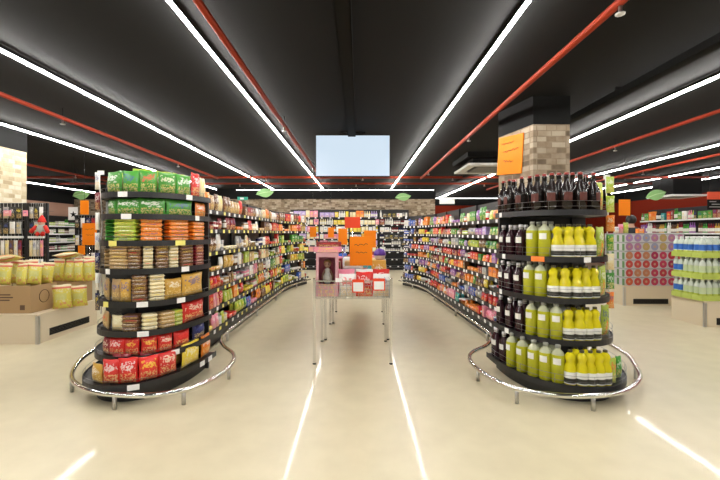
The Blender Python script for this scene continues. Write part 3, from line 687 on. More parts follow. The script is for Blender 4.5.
# clip strips with hanging pouches, outer side of each endcap
def clip_strip(x, y, z0, z1, n, cols, label, side):
    t = thing('clip_strip', label, 'clip strip', (x, y, z0))
    pts = [(.012*sin(v*9), 0, v) for v in [(z1-z0)*k/16 for k in range(17)]]
    MB().tube(pts, .005, 6).build('strip', M['white'], t)
    MB().box(-.03, .03, -.003, .003, z1-z0-.01, z1-z0+.03).build('hook_card', M['white'], t)
    for k in range(n):
        z = z0+(z1-z0)*(k+.2)/n
        prod('bag', x+(.012 if side == 'right' else -.012), y-.03, z, random.uniform(-.3, .3), .075 if side == 'right' else .045, .03, (z1-z0)/n*.85, cols[k % len(cols)], f'{ORD[k]} pouch from the bottom of the clip strip outside {side} endcap', f'pouches clipped outside {side} endcap')
clip_strip(2.305, 3.72, .62, 1.86, 7, ['orange', 'green', 'cream', 'green', 'orange', 'lime', 'lime'], 'white clip strip of green and orange pouches beside the bottle endcap', 'right')
clip_strip(-2.40, 3.72, .60, 1.90, 7, ['navy', 'white', 'navy', 'white', 'white', 'maroon', 'white'], 'white wavy clip strip beside the snack endcap', 'left')

# ------------------------------------------------------------------ bumper rails
def smooth(pts, n=8):
    out = []; P = [pts[0]]+pts+[pts[-1]]
    for i in range(1, len(P)-2):
        p0, p1, p2, p3 = [Vector(p) for p in P[i-1:i+3]]
        for k in range(n):
            t = k/n; out.append(tuple(.5*((2*p1)+(p2-p0)*t+(2*p0-5*p1+4*p2-p3)*t*t+(3*p1-p0-3*p2+p3)*t**3)))
    out.append(pts[-1]); return out
def bumper(pts, legs, label, side):
    t = thing('bumper_rail', label, 'rail', (pts[0][0], pts[0][1], 0))
    o = Vector((pts[0][0], pts[0][1], 0))
    P = smooth([Vector((x, y, .115))-o for x, y in pts])
    MB().tube(P, .0205, 10).build('rail_tube', M['chrome'], t)
    for x, y in legs:
        c = Vector((x, y, 0))-o
        MB().lathe([(.016, 0), (.016, .115)], 10).build('post', M['steel'], t, c)
end = lp[-1][2:]; q6 = lp[5][2:]
bumper([(-2.84, 5.9), (-2.84, 4.9), (-2.80, 4.25), (-2.68, 3.82), (-2.44, 3.40), (-2.14, 3.15), (-1.85, 3.055), (-1.56, 3.05), (-1.34, 3.18), (-1.22, 3.45), (-1.20, 3.78), (-1.28, 4.08), (-1.48, 4.38), (-1.62, 4.72), (-1.655, 5.2), (-1.655, 6.5), (-1.655, 8.0), (-1.65, 9.0), (q6[0]+.06, q6[1]-.01), (end[0]+.05, end[1]-.03)],
       [(-2.44, 3.40), (-1.87, 3.06), (-1.38, 3.15), (-1.205, 3.7), (-1.645, 5.0), (-1.655, 6.5), (-1.655, 8.0), (q6[0]+.06, q6[1]-.01), (-2.84, 4.9)], 'curved chrome bumper rail around the snack endcap and along the left shelving', 'left')
end = rp[-1][2:]; q6 = rp[5][2:]
bumper([(2.80, 5.9), (2.80, 4.9), (2.74, 4.15), (2.56, 3.70), (2.37, 3.38), (2.08, 3.13), (1.80, 3.04), (1.50, 3.05), (1.24, 3.18), (1.11, 3.45), (1.07, 3.82), (1.16, 4.12), (1.40, 4.40), (1.58, 4.75), (1.615, 5.2), (1.57, 6.5), (1.51, 8.0), (1.45, 8.98), (q6[0]-.06, q6[1]-.02), (end[0]-.05, end[1]-.04)],
       [(2.56, 3.70), (1.78, 3.04), (1.25, 3.17), (1.085, 3.65), (1.605, 5.0), (1.57, 6.5), (1.51, 8.0), (q6[0]-.06, q6[1]-.02), (2.80, 4.9)], 'curved chrome bumper rail around the bottle endcap and along the right shelving', 'right')
# end panels closing the two gondolas behind the endcaps
tag(MB().box(-2.76, -2.02, 4.36, 4.39, 0, 1.9).build('end_panel_board', M['shelf']), 'plain black board closing the shelving end behind the snack endcap', 'panel')

# ------------------------------------------------------------------ promotion tables in the aisle
def wire_grid(u0, u1, v0, v1, nu, nv, f, r=.0022):
    mb = MB()
    for i in range(nu+1):
        u = u0+(u1-u0)*i/nu; mb.tube([f(u, v0), f(u, v1)], r, 5)
    for j in range(nv+1):
        v = v0+(v1-v0)*j/nv; mb.tube([f(u0, v), f(u1, v)], r, 5)
    return mb
def promo_table(xc, y0, y1, label):
    t = thing('promotion_table', label, 'display table', (xc, (y0+y1)/2, 0), 0, 'wire basket tables in the aisle')
    hw, hd = .395, (y1-y0)/2
    for sx in (-1, 1):
        for sy in (-1, 1):
            l = MB().box(-.014, .014, -.014, .014, .012, .885, 0, .003).build('leg', M['chrome'], t, (sx*hw, sy*hd, 0))
            MB().lathe([(.018, 0), (.018, .012)], 10).build('foot', M['black'], l)
    i = .016
    wire_grid(-hw+i, hw-i, -hd+i, hd-i, 10, 10, lambda u, v: (u, v, .68)).build('basket_floor', M['wire'], t)
    for sy in (-1, 1): wire_grid(-hw+i, hw-i, .68, .85, 12, 4, lambda u, v: (u, sy*(hd), v)).build('basket_side', M['wire'], t)
    for sx in (-1, 1): wire_grid(-hd+i, hd-i, .68, .85, 12, 4, lambda u, v: (sx*hw, u, v)).build('basket_side', M['wire'], t)
    fr = MB()
    for z in (.675, .855):
        for s in (-1, 1):
            fr.box(-hw, hw, s*hd-.006, s*hd+.006, z-.006, z+.006); fr.box(s*hw-.006, s*hw+.006, -hd, hd, z-.006, z+.006)
    fr.build('frame', M['chrome'], t)
    return t
promo_table(-.065, 4.12, 4.98, 'chrome wire basket table with a doll box, nearest in the aisle')
promo_table(-.03, 5.06, 5.92, 'chrome wire basket table in the middle of the aisle row')
promo_table(.005, 5.99, 6.84, 'chrome wire basket table farthest along the aisle row')
BZ = .686
# doll box
bx, by = -.335, 4.25
t = thing('doll_box', 'tall pink window box holding a doll, at the left of the nearest table', 'toy box', (bx, by, BZ))
pk = mat('pink_board', (.72, .30, .36), .5); pd = mat('dark_pink_board', (.45, .10, .16), .5)
w2, d2, hh = .112, .06, .46
MB().box(-w2, w2, d2-.004, d2, 0, hh).build('back', pd, t)
for s in (-1, 1): MB().box(s*w2-.003, s*w2+.003, -d2, d2, 0, hh).build('side', pk, t)
MB().box(-w2, w2, -d2, d2, 0, .004).build('base_board', pk, t)
MB().box(-w2, w2, -d2, d2, hh-.004, hh).build('top_board', pk, t)
fr = MB(); fr.box(-w2, w2, -d2-.003, -d2, 0, .13); fr.box(-w2, w2, -d2-.003, -d2, hh-.05, hh); fr.box(-w2, -w2+.025, -d2-.003, -d2, .13, hh-.05); fr.box(w2-.025, w2, -d2-.003, -d2, .13, hh-.05)
PAL['dollpink'] = (.70, .34, .38); o = fr.build('front_frame', M['box'], t); o.color = (.66, .36, .40, 1)
MB().box(-w2+.025, w2-.025, -d2-.002, -d2-.001, .13, hh-.05).build('window', M['clear'], t)
t = thing('doll', 'small doll with blond hair and white dress standing in the pink box', 'doll', (bx, by, BZ+.006))
MB().lathe([(.012, 0), (.014, .03), (.012, .1), (.05, .16), (.044, .2), (.024, .245), (.03, .275), (.012, .285), (.012, .295)], 12).build('dress', M['paper'], t)
hd_ = MB().ball((0, 0, .325), .036, (1, .95, 1.08)).build('head', M['skin'], t)
MB().ball((0, .010, .335), .040, (1.05, .95, 1.05)).build('hair', mat('blond_hair', (.45, .25, .09), .6), hd_)
for s in (-1, 1):
    MB().tube([(s*.028, 0, .268), (s*.05, -.01, .22), (s*.055, -.02, .175)], .008, 6).build('arm', M['skin'], t)
    MB().ball((s*.013, -.034, .33), .0045).build('eye', M['black'], hd_)
def carton_thing(x, y, z, w, d, h, col, label, cat='carton', rz=0):
    return prod('carton', x, y, z, rz, w, d, h, col, label, None, 0)
def nog(o):
    if o.get('group') is None and 'group' in o: del o['group']
    return o
prod('carton', -.325, 4.25, BZ+.464, 0, .27, .15, .055, 'pink', 'flat pink box lying on top of the doll box, lower of two', 'flat pink boxes')
prod('carton', -.32, 4.25, BZ+.521, .05, .26, .14, .05, 'maroon', 'flat dark red box topmost on the doll box', 'flat pink boxes')
PAL['rosered'] = (.72, .22, .22)
for k, (x, col) in enumerate(((-.12, 'white'), (.06, 'red'), (.235, 'white'))):
    prod('bag', x, 4.20, BZ, 0, .185, .10, .235+.02*(k == 1), col, f'{ORD[k]} plump red-and-white bag from the left along the nearest basket front', 'red-and-white bags in the nearest basket', 0)
for k, (x, col) in enumerate(((-.14, 'pink'), (.06, 'white'), (.24, 'red'))):
    prod('bag', x, 4.37, BZ, 0, .185, .11, .27, col, f'{ORD[k]} bag from the left in the second row of the nearest basket', 'bags in the nearest basket', 0)
for k, (x, y, w, h, col, kd) in enumerate(((-.31, 4.57, .2, .34, 'brown', 'carton'), (-.07, 4.57, .22, .28, 'grey', 'carton'), (.18, 4.57, .24, .24, 'pink', 'carton'), (-.31, 4.82, .22, .36, 'maroon', 'carton'), (-.06, 4.82, .22, .33, 'tan', 'carton'), (.19, 4.82, .22, .2, 'red', 'carton'))):
    prod(kd, x, y, BZ, 0, w, .22, h, col, f'{col} {WORD[kd]} {"beyond the middle" if y < 4.7 else "at the far end"} of the nearest basket table', None or 'packs in the nearest basket', 0)
for T, (xc, y0, nm) in enumerate(((-.03, 5.06, 'middle'), (.005, 5.99, 'farthest'))):
    usedc = set(); cs = ['brown', 'white', 'tan', 'red', 'grey', 'cream', 'maroon', 'blue', 'gold', 'pink', 'teal', 'orange']; random.shuffle(cs)
    for r in range(3):
        for c in range(4):
            x = xc-.282+c*.188; y = y0+.15+r*.28; col = cs[r*4+c]; kd = random.choice(('carton', 'carton', 'bag')); h_ = random.uniform(.2, .36)
            if T == 0 and r == 0 and c == 3: kd, h_ = 'carton', .318
            prod(kd, x, y, BZ, 0, .182, .26, h_, col, f'{col} {WORD[kd]} standing in the {nm} basket table', f'packs in the {nm} basket', .02)
t = thing('bucket', 'purple domed tub standing high on the middle basket table', 'tub', (.27, 5.18, BZ+.3205))
MB().lathe([(.06, 0), (.072, .05), (.075, .055)], 16).build('body', mat('pale_plastic', (.65, .6, .6), .4), t)
MB().lathe([(.08, .055), (.08, .075), (.07, .11), (.045, .135), (.015, .145)], 16).build('lid', mat('purple_plastic', (.10, .03, .30), .35), t)
# price cards and orange placards
def scribble(parent, w, h, m, rows):
    for (cx, cz, L, th, a) in rows:
        mb = MB(); n = 7; pts = [(cx*w+L*w*(k/n-.5), -.006, cz*h+th*h*.5*sin(k*2.3)+a*L*w*(k/n-.5)) for k in range(n+1)]
        mb.tube(pts, .004, 5); mb.build('handwriting', m, parent)
def price_card(px, py, D, w, h, label):
    t = thing('price_card', label, 'price card', (PX(px, D), D, PZ(py, D)), 0, 'price cards on the nearest basket')
    MB().box(-w/2, w/2, -.003, .003, -h/2, h/2).build('holder', M['redcard'], t)
    MB().box(-w/2+.012, w/2-.012, -.005, -.003, -h/2+.012, h/2-.03).build('card', M['paper'], t)
price_card(358.2, 286, 4.095, .125, .135, 'white price card in a red holder at the middle of the nearest basket front')
price_card(379, 284.5, 4.095, .125, .125, 'white price card in a red holder at the right of the nearest basket front')
t = thing('price_card', 'small blank white card between doll box and red bags', 'price card', (PX(339, 4.1), 4.095, PZ(280, 4.1)))
MB().box(-.035, .035, -.003, .003, -.02, .02).build('card', M['paper'], t)
def placard(px, py, D, wpx, hpx, foot, label, m='orange', text=True, hang=False, group='orange price placards'):
    w, h = wpx*D/400, hpx*D/400; z = PZ(py, D)
    t = thing('price_placard', label, 'placard', (PX(px, D), D, foot if not hang else z), 0, group)
    o = (z-foot) if not hang else 0
    b = MB().box(-w/2, w/2, -.004, .004, o-h/2, o+h/2, 0, .002).build('board', M[m], t)
    if text: 
        for (cx, cz, L, th, a) in ((0, .22, .6, .05, .08), (.02, -.05, .5, .04, -.03)):
            n = 7; MB().tube([(cx*w+L*w*(k/n-.5), -.006, o+cz*h+th*h*.6*sin(k*2.3)+a*L*w*(k/n-.5)) for k in range(n+1)], .003, 5).build('handwriting', M['ink'], b)
    if hang: MB().tube([(0, 0, h/2), (0, 0, ZC-z)], .003, 5).build('hanging_wire', M['blackwire'], t)
    else:
        MB().tube([(0, .009, 0), (0, .009, o+h/2-.01)], .005, 6).build('pole', M['chrome'], t)
        MB().lathe([(.05 if foot == 0 else .009, 0), (.05 if foot == 0 else .009, .008), (.006, .012)], 12).build('base', M['chrome'], t, (0, .009, 0))
    return t
placard(361, 251, 4.443, 22.5, 29, BZ, 'large orange price placard standing on the nearest basket table')
placard(352.5, 222.5, 5.982, 15.5, 11, BZ, 'red price placard standing highest above the tables', 'redcard', False)
placard(342.7, 236.5, 5.622, 9, 16, BZ, 'narrow orange placard just left of the large orange placard', text=False)
placard(370, 239, 5.345, 12, 17, BZ, 'orange placard partly behind the large orange placard at its right', text=False)
placard(313, 232, 11, 6.5, 10, 0, 'small orange card hanging before the back shelves, farther left of two', text=False, hang=True)
placard(331, 232.5, 11, 6, 10, 0, 'small orange card hanging before the back shelves, nearer the tables', text=False, hang=True)
# column notice
D0 = 5.30
t = thing('column_notice', 'large orange notice with handwriting on the stone column side', 'notice', (1.975, 5.235, 2.37), .266)
b = MB().box(-.006, .006, -.255, .255, -.25, .25, 0, .002).build('board', M['orange'], t); t.rotation_euler[0] = .09
for (cy, cz, L, a) in ((.05, .16, .25, .01), (-.02, .06, .3, .03), (.02, -.08, .2, -.02)):
    MB().tube([(-.009, cy-L*(k/9-.5), cz+.014*sin(k*2.4)+a*(k/9-.5)) for k in range(10)], .0035, 5).build('handwriting', M['ink'], b)
# ------------------------------------------------------------------ display bases
def display_base(x0, x1, y0, y1, h, side, grille, label):
    t = thing('display_base', label, 'display base', ((x0+x1)/2, (y0+y1)/2, 0), 0, 'cream display bases')
    hx, hy = (x1-x0)/2, (y1-y0)/2
    MB().box(-hx, hx, -hy, hy, .0, h-.02).build('body', M['cream'], t)
    MB().box(-hx-.005, hx+.005, -hy-.005, hy+.005, h-.02, h).build('top_board', M['cream'], t)
    for sx in (-1, 1): MB().box(sx*hx-.02, sx*hx+.02, -hy-.007, -hy+.02, 0, h-.021).build('corner_trim', M['alu'], t)
    for (ax, u0, u1, z0, z1) in grille:
        mb = MB()
        if ax == 'x+': gr = mb.box(hx+.0005, hx+.003, u0-(y0+y1)/2, u1-(y0+y1)/2, z0, z1).build('grille', M['black'], t)
        elif ax == 'y-': gr = mb.box(u0-(x0+x1)/2, u1-(x0+x1)/2, -hy-.003, -hy-.0005, z0, z1).build('grille', M['black'], t)
        mb = MB()
        for k in range(5):
            z = z0+(z1-z0)*(k+.5)/5
            if ax == 'x+': mb.box(hx+.003, hx+.006, u0-(y0+y1)/2, u1-(y0+y1)/2, z-.003, z+.003)
            else: mb.box(u0-(x0+x1)/2, u1-(x0+x1)/2, -hy-.006, -hy-.003, z-.003, z+.003)
        mb.build('louvre', mat('dark_metal', (.05, .045, .04), .4, .5), gr)
    return t
display_base(-6.0, -3.9, 4.85, 5.95, .36, 'left', [('x+', 5.04, 5.78, .06, .15)], 'low cream display base under the cardboard boxes of yellow bags')
display_base(4.94, 6.5, 7.44, 8.6, .365, 'right', [('y-', 5.10, 5.75, .03, .125)], 'low cream display base under the stacked fruit drink cartons')
display_base(4.97, 6.7, 5.74, 6.36, .367, 'right', [('y-', 5.13, 5.8, .03, .13)], 'low cream display base under the bottle packs')
# cardboard boxes
def card_box(x0, x1, y0, y1, z, h, label):
    t = thing('cardboard_box', label, 'box', ((x0+x1)/2, (y0+y1)/2, z), 0, 'open cardboard boxes')
    hx, hy = (x1-x0)/2, (y1-y0)/2
    MB().box(-hx, hx, -hy, hy, 0, .006).build('base_board', M['cardin'], t)
    for s in (-1, 1):
        f = MB().box(-hx, hx, s*hy-.003, s*hy+.003, 0, h).build('long_side', M['card'], t)
        e = MB().box(s*hx-.003, s*hx+.003, -hy, hy, 0, h).build('short_side', M['card'], t)
        if s == -1:
            for i, (u, v, L) in enumerate(((hx*.2, h*.68, .24), (hx*.2, h*.58, .3), (hx*.2, h*.48, .22))): MB().box(u-L/2, u+L/2, -hy-.0045, -hy-.003, v-.008, v+.008).build('printed_line', M['brownink'], f)
            MB().box(hx*.72, hx*.72+.06, -hy-.0045, -hy-.003, h*.12, h*.3).build('printed_mark', M['brownink'], f)
        else:
            MB().tube([(hx+.004, .08*cos(a), h*.55+.08*sin(a)) for a in [2*pi*k/16 for k in range(16)]], .004, 5, closed=True).build('printed_mark', M['brownink'], e)
    return t
card_box(-4.95, -4.04, 4.92, 5.34, .362, .335, 'large printed cardboard box at the corner of the left display base')
card_box(-4.62, -3.95, 5.50, 5.92, .362, .31, 'smaller cardboard box behind the yellow bags on the left display base')
def yellow_bag_mat():
    m, nt, b = nodes('yellow_red_bag'); L = nt.links.new
    tc = N(nt, 'ShaderNodeTexCoord'); sx = N(nt, 'ShaderNodeSeparateXYZ'); L(tc.outputs['Generated'], sx.inputs[0]); z = sx.outputs[2]
    n = N(nt, 'ShaderNodeTexNoise', i_Scale=7.0, i_Detail=2.0); L(tc.outputs['Generated'], n.inputs['Vector'])
    c = mix(nt, mth(nt, 'GREATER_THAN', n.outputs[0], .55), (.72, .62, .10), (.74, .68, .34))
    mid = mth(nt, 'MULTIPLY', mth(nt, 'LESS_THAN', mth(nt, 'ABSOLUTE', mth(nt, 'SUBTRACT', z, .5)), .13), mth(nt, 'LESS_THAN', mth(nt, 'ABSOLUTE', mth(nt, 'SUBTRACT', sx.outputs[0], .5)), .3))
    c = mix(nt, mth(nt, 'MULTIPLY', mid, .7), c, (.60, .60, .22))
    foot = mth(nt, 'MULTIPLY', mth(nt, 'LESS_THAN', z, .26), mth(nt, 'GREATER_THAN', n.outputs[0], .52))
    c = mix(nt, mth(nt, 'MULTIPLY', foot, .7), c, (.70, .22, .06))
    c = mix(nt, mth(nt, 'GREATER_THAN', z, .82), c, (.68, .16, .10)); c = mix(nt, mth(nt, 'GREATER_THAN', z, .90), c, (.78, .68, .42))
    L(c, b.inputs['Base Color']); b.inputs['Roughness'].default_value = .3; return m
bagy = yellow_bag_mat()
PM = bag_mesh(.5); PM.materials.clear(); PM.materials.append(bagy)
nyb = 0
def ybag(px, D, z, rz, label, w=.2, h=.3, lay=False):
    o = put('pasta_bag', PM, None, (PX(px, D), D, z), rz); o.scale = (w, .09, h); o.color = (.80, .66, .07, 1)
    o.rotation_euler = (radians(-random.uniform(2, 9)), radians(random.uniform(-6, 6)), rz+random.uniform(-.25, .25))
    if lay: o.rotation_euler = (radians(82), random.uniform(-.2, .2), rz)
    return tag(o, label, 'bag', 'yellow bags on the left display base')
for i, px in enumerate((-20, 2, 20)): ybag(px, 5.09, .372, .05*i, f'{ORD[i]} yellow bag from the left standing low inside the large cardboard box', h=.33)
for i, (px, D, z, rz) in enumerate(((4, 5.0, .70, .1), (21, 5.0, .70, -.1), (33, 5.06, .70, .35), (45, 5.22, .70, .3))): ybag(px, D, z, rz, f'{ORD[i]} yellow bag from the left in the front of the heap on the large box', w=.165, h=.27)
for i, (px, D, z, rz) in enumerate(((-2, 5.22, .70, .0), (14, 5.22, .70, .15), (30, 5.26, .70, -.1))): ybag(px, D, z, rz, f'{ORD[i]} yellow bag from the left in the rear of the large box', w=.18, h=.30)
for i, (px, D, z, rz) in enumerate(((58, 5.62, .675, .1), (69, 5.62, .675, .2), (79, 5.62, .675, .0), (90, 5.64, .675, .2))): ybag(px, D, z, rz, f'{ORD[i]} yellow bag from the left on the smaller cardboard box', w=.152, h=.31)
for i, (px, D, z, rz) in enumerate(((64, 5.78, .675, .1), (76, 5.80, .675, -.2), (88, 5.8, .675, .2))): ybag(px, D, z, rz, f'{ORD[i]} yellow bag from the left in rear on the smaller cardboard box', w=.16, h=.34)
ybag(62.5, 5.24, .363, .25, 'yellow bag with red top standing on the base edge beside the large box', w=.235, h=.31)
ybag(79.5, 5.40, .363, .3, 'yellow bag with red top standing on the base edge farther from the large box', w=.2, h=.28)
for i, (px, D, z) in enumerate(((12, 5.22, 1.01), (72, 5.78, 1.02))): ybag(px, D, z, .2, ('yellow bag lying flat on top of the heap over the large box', 'yellow bag lying flat on top of the heap over the smaller box')[i], w=.3, h=.22, lay=True)
# fruit drink cartons (stack of packs with a big round label)
def disc_mat():
    m, nt, b = nodes('fruit_carton'); L = nt.links.new
    tc = N(nt, 'ShaderNodeTexCoord'); sx = N(nt, 'ShaderNodeSeparateXYZ'); L(tc.outputs['Generated'], sx.inputs[0]); oi = N(nt, 'ShaderNodeObjectInfo')
    x, y, z = sx.outputs
    def disc(u, r0):
        a = mth(nt, 'POWER', mth(nt, 'SUBTRACT', u, .5), 2.0); c = mth(nt, 'POWER', mth(nt, 'SUBTRACT', z, .47), 2.0)
        return mth(nt, 'LESS_THAN', mth(nt, 'ADD', a, c), r0)
    geo = N(nt, 'ShaderNodeNewGeometry'); sn = N(nt, 'ShaderNodeSeparateXYZ'); L(tc.outputs['Normal'], sn.inputs[0])
    front = mth(nt, 'GREATER_THAN', mth(nt, 'ABSOLUTE', sn.outputs[1]), .5)
    side = mth(nt, 'GREATER_THAN', mth(nt, 'ABSOLUTE', sn.outputs[0]), .5)
    c = mix(nt, mth(nt, 'GREATER_THAN', z, .86), (.56, .54, .55), (.36, .35, .36))
    c = mix(nt, mth(nt, 'MULTIPLY', front, disc(x, .195)), c, oi.outputs['Color'])
    c = mix(nt, mth(nt, 'MULTIPLY', front, disc(x, .02)), c, (.50, .30, .20))
    gs = mth(nt, 'MULTIPLY', side, mth(nt, 'LESS_THAN', mth(nt, 'ABSOLUTE', mth(nt, 'SUBTRACT', y, .35)), .22))
    gs = mth(nt, 'MULTIPLY', gs, mth(nt, 'LESS_THAN', z, .8))
    c = mix(nt, gs, c, (.10, .22, .07))
    L(c, b.inputs['Base Color']); b.inputs['Roughness'].default_value = .3; return m
CM = MB().box(-.5, .5, -.5, .5, 0, 1, 0, .04).mesh('drink_carton', disc_mat())
rows6 = ['lowest', 'second', 'third', 'fourth', 'fifth', 'top']
cw, chh, zb = .158, .163, .367
ringcol = lambda i, r: random.choice(((.45, .03, .05), (.5, .04, .10), (.35, .02, .08))) if i > 2 else random.choice(((.55, .10, .04), (.5, .06, .05), (.5, .2, .1)))
for r in range(6):
    for i in range(7):
        o = put('drink_carton', CM, None, (4.965+cw*(i+.5), 7.46+cw/2, zb+r*chh)); o.scale = (cw*.97, cw*.97, chh*.985)
        c = ringcol(i, r) if r < 4 else random.choice(((.35, .2, .38), (.4, .18, .3), (.45, .32, .12), (.3, .3, .42))); o.color = (*c, 1)
        tag(o, f'white carton with round fruit label, {ORD[i]} from the left, {rows6[r]} row of stack front', 'carton', 'fruit drink cartons')
    for j in range(1, 4):
        o = put('drink_carton', CM, None, (4.965+cw*.5, 7.46+cw*(j+.5), zb+r*chh)); o.scale = (cw*.97, cw*.97, chh*.985); o.color = (.5, .1, .05, 1)
        tag(o, f'white and green carton, {ORD[j-1]} behind the front corner, {rows6[r]} row of drink stack', 'carton', 'fruit drink cartons')
for i in range(1, 7):
    for j in range(1, 3):
        for r in range(6):
            if r < 5 and j == 2: continue
            if r < 4: continue
            o = put('drink_carton', CM, None, (4.965+cw*(i+.5), 7.46+cw*(j+.5), zb+r*chh)); o.scale = (cw*.97, cw*.97, chh*.985); o.color = (.4, .15, .25, 1)
            tag(o, f'white carton {ORD[j-1]} behind the front one, {ORD[i]} column, {rows6[r]} row of drink stack', 'carton', 'fruit drink cartons')
zt = zb+6*chh
for k, (px, w, h, col, kd) in enumerate(((615.5, .10, .12, 'white', 'bag'), (620, .10, .17, 'pink', 'bag'), (625, .1, .2, 'lime', 'bag'), (639, .11, .085, 'orange', 'carton'))):
    prod(kd, PX(px, 7.62), 7.60, zt+.002, 0, w, .08, h, col, f'{col} {WORD[kd]} standing on top of the fruit drink carton stack', 'packs on the drink stack', 0)
t = placard(624.5, 207.5, 8.4, 11.5, 16, 0, 'orange price placard rising behind the fruit drink stack', text=False, hang=True)
# bottle packs
bl = MB().lathe([(.040, 0), (.044, .008), (.044, .10), (.042, .105), (.042, .19), (.044, .195), (.043, .22), (.020, .265), (.015, .275), (.015, .285), (.019, .286), (.019, .305), (.017, .307)], 12, mids=[0, 0, 1, 2, 1, 1, 1, 1, 1, 3, 3, 3]).mesh('pack_bottle',
    [mat('lime_drink', (.48, .58, .10), .2), mat('pale_drink', (.60, .66, .58), .15), objcol_mat('bottle_label', .4), mat('white_cap', (.8, .8, .8), .4)])
wrapm = mat('lime_tray_wrap', (.50, .60, .12), .3)
pks = 0
for lay in range(3):
    for ix in range(4):
        for iy in range(3):
            if lay < 2 and ix > 1 and iy > 0: continue
            x, y, z = 5.075+ix*.275, 5.85+iy*.192, .369+lay*.311
            t = thing('bottle_pack', f'pack of six bottles, {ORD[iy]} from the front, {ORD[ix]} from the stack edge, {("lowest", "middle", "top")[lay]} layer', 'bottle pack', (x, y, z), 0, 'lime-banded bottle packs')
            mb = MB(); hx, hy = .134, .092
            for a, b_, c, d in ((-hx, hx, -hy-.001, -hy), (-hx, hx, hy, hy+.001), (-hx-.001, -hx, -hy, hy), (hx, hx+.001, -hy, hy)): mb.box(a, b_, c, d, .0, .075)
            mb.box(-hx, hx, -hy, hy, -.0015, 0)
            mb.build('shrink_tray', wrapm, t)
            blue = lay == 2 or iy == 2
            for a in (-1, 0, 1):
                for b_ in (-.5, .5):
                    o = put('bottle', bl, t, (a*.0888, b_*.0885, .001)); o.color = ((.04, .16, .55, 1) if blue else (.52, .62, .36, 1))
# ------------------------------------------------------------------ shelving on the side walls
def wall_shelf(x, y0, side, Wd, decks, top, label, nm):
    rz = -pi/2 if side == 'right' else pi/2
    t = make_bay('wall_shelving_bay', Wd, .4, decks, .12, top, label, lip=M['white'], ntag=3)
    t.location = (x, y0+Wd if side == 'right' else y0, 0); t.rotation_euler = (0, 0, rz)
    oy = t.location.y; c, s = cos(rz), sin(rz)
    return lambda u, v: (x+c*u-s*v, oy+s*u+c*v), rz
PAL['clear'] = (.6, .62, .6)
for b in range(5):
    y0 = 8.7+b*1.25
    P, rz = wall_shelf(10.45, y0, 'right', 1.25, [.15, .5, .92, 1.35, 1.79], 2.2, f'{FROM[b]} nearest bay of white-edged drinks shelving on the red right wall', 'r')
    for i, z in enumerate((.92, 1.35, 1.79)):
        sp = chooser([('red', 4), ('green', 3), ('maroon', 3), ('pink', 2), ('teal', 2), ('white', 2), ('orange', 2), ('black', 2), ('lime', 1)] if z > 1.5 else [('brown', 3), ('gold', 3), ('maroon', 3), ('green', 2), ('purple', 2), ('white', 2)],
                     [('carton', 3), ('bottle', 2)] if z > 1.5 else [('bottle', 5), ('carton', 1)], (.24, .33), 1.15, 3)
        fill_shelf(P, 1.25, z, .40, sp, f'on {("third", "fourth", "top")[i]} shelf in {FROM[b]} bay along red wall', rz)
for b in range(3):
    y0 = 11.2+b*1.25
    P, rz = wall_shelf(-10.2, y0, 'left', 1.25, [.15, .47, .77, 1.05, 1.33, 1.60], 1.95, f'{FROM[b]} nearest bay of pale-edged jar shelving on the terracotta wall', 'l')
    for i, z in enumerate((.77, 1.05, 1.33, 1.60)):
        sp = chooser([('green', 5), ('lime', 3), ('grey', 2), ('brown', 2), ('maroon', 1), ('white', 2), ('cream', 1)], [('jar', 6), ('tin', 3), ('bottle', 1)], (.16, .23), 1.25, 4)
        fill_shelf(P, 1.25, z, .25, sp, f'on {("third", "fourth", "fifth", "top")[i]} shelf in {FROM[b]} bay along terracotta wall', rz)
# ------------------------------------------------------------------ left-hand wire racks
def wire_rack(x0, x1, y, z0, z1, label, back=True, m='blackwire'):
    t = thing('wire_rack', label, 'display rack', ((x0+x1)/2, y, 0), 0, 'wire display racks')
    h = (x1-x0)/2
    for s in (-1, 1):
        u = MB().box(s*h-.015, s*h+.015, -.015, .015, 0, z1).build('upright', M['shelf'], t)
        MB().box(s*h-.02, s*h+.02, -.05, .25, 0, .03).build('foot', M['shelf'], u)
    MB().box(-h, h, .02, .03, z0, z1).build('back_panel', M['shelf'], t)
    wire_grid(-h, h, z0, z1, 8, 10, lambda u, v: (u, 0, v), .003).build('wire_panel', M['wire'], t)
    return t
def hang_pack(x, y, z, w, h, col, label, group, kd='bag'):
    hk = thing('hook_peg', 'x', 'hook') if False else None
    return prod(kd, x, y, z-h, 0, w, .03, h, col, label, group, .1)
RY = 6.02
wire_rack(-5.46, -5.01, RY, .5, 1.80, 'black wire rack of hanging packs before the pale stone column')
wire_rack(-4.965, -4.69, RY, .5, 1.80, 'black wire rack of hanging packs just right of the pale stone column')
for k, (x0, ww, nm) in enumerate(((-5.46, .45, 'left'), (-4.965, .275, 'right'))):
    o = tag(MB().box(x0+.02, x0+ww-.02, RY-.05, RY-.02, 1.27, 1.305).build('hanging_bar', M['white']), f'white hanging bar across the {nm} black wire rack', 'bar')
    for r, (zt_, hh, nn) in enumerate(((1.74, .17, 4-k), (1.52, .18, 4-k), (1.24, .24, 6-2*k), (.96, .22, 5-k))):
        for i in range(nn):
            nn_ = nn; x = x0+.03+(i+.5)*(ww-.06)/nn
            col = random.choice(('black', 'black', 'white', 'grey', 'black')) if r < 2 else random.choice(('white', 'maroon', 'grey', 'cream', 'brown', 'pink'))
            hang_pack(x, RY-.035, zt_, (ww-.06)/nn*.9, hh, col, f'{ORD[i]} hanging pack from left, {ORD[r]} row down of the {nm} black wire rack', f'hanging packs on the {nm} wire rack')
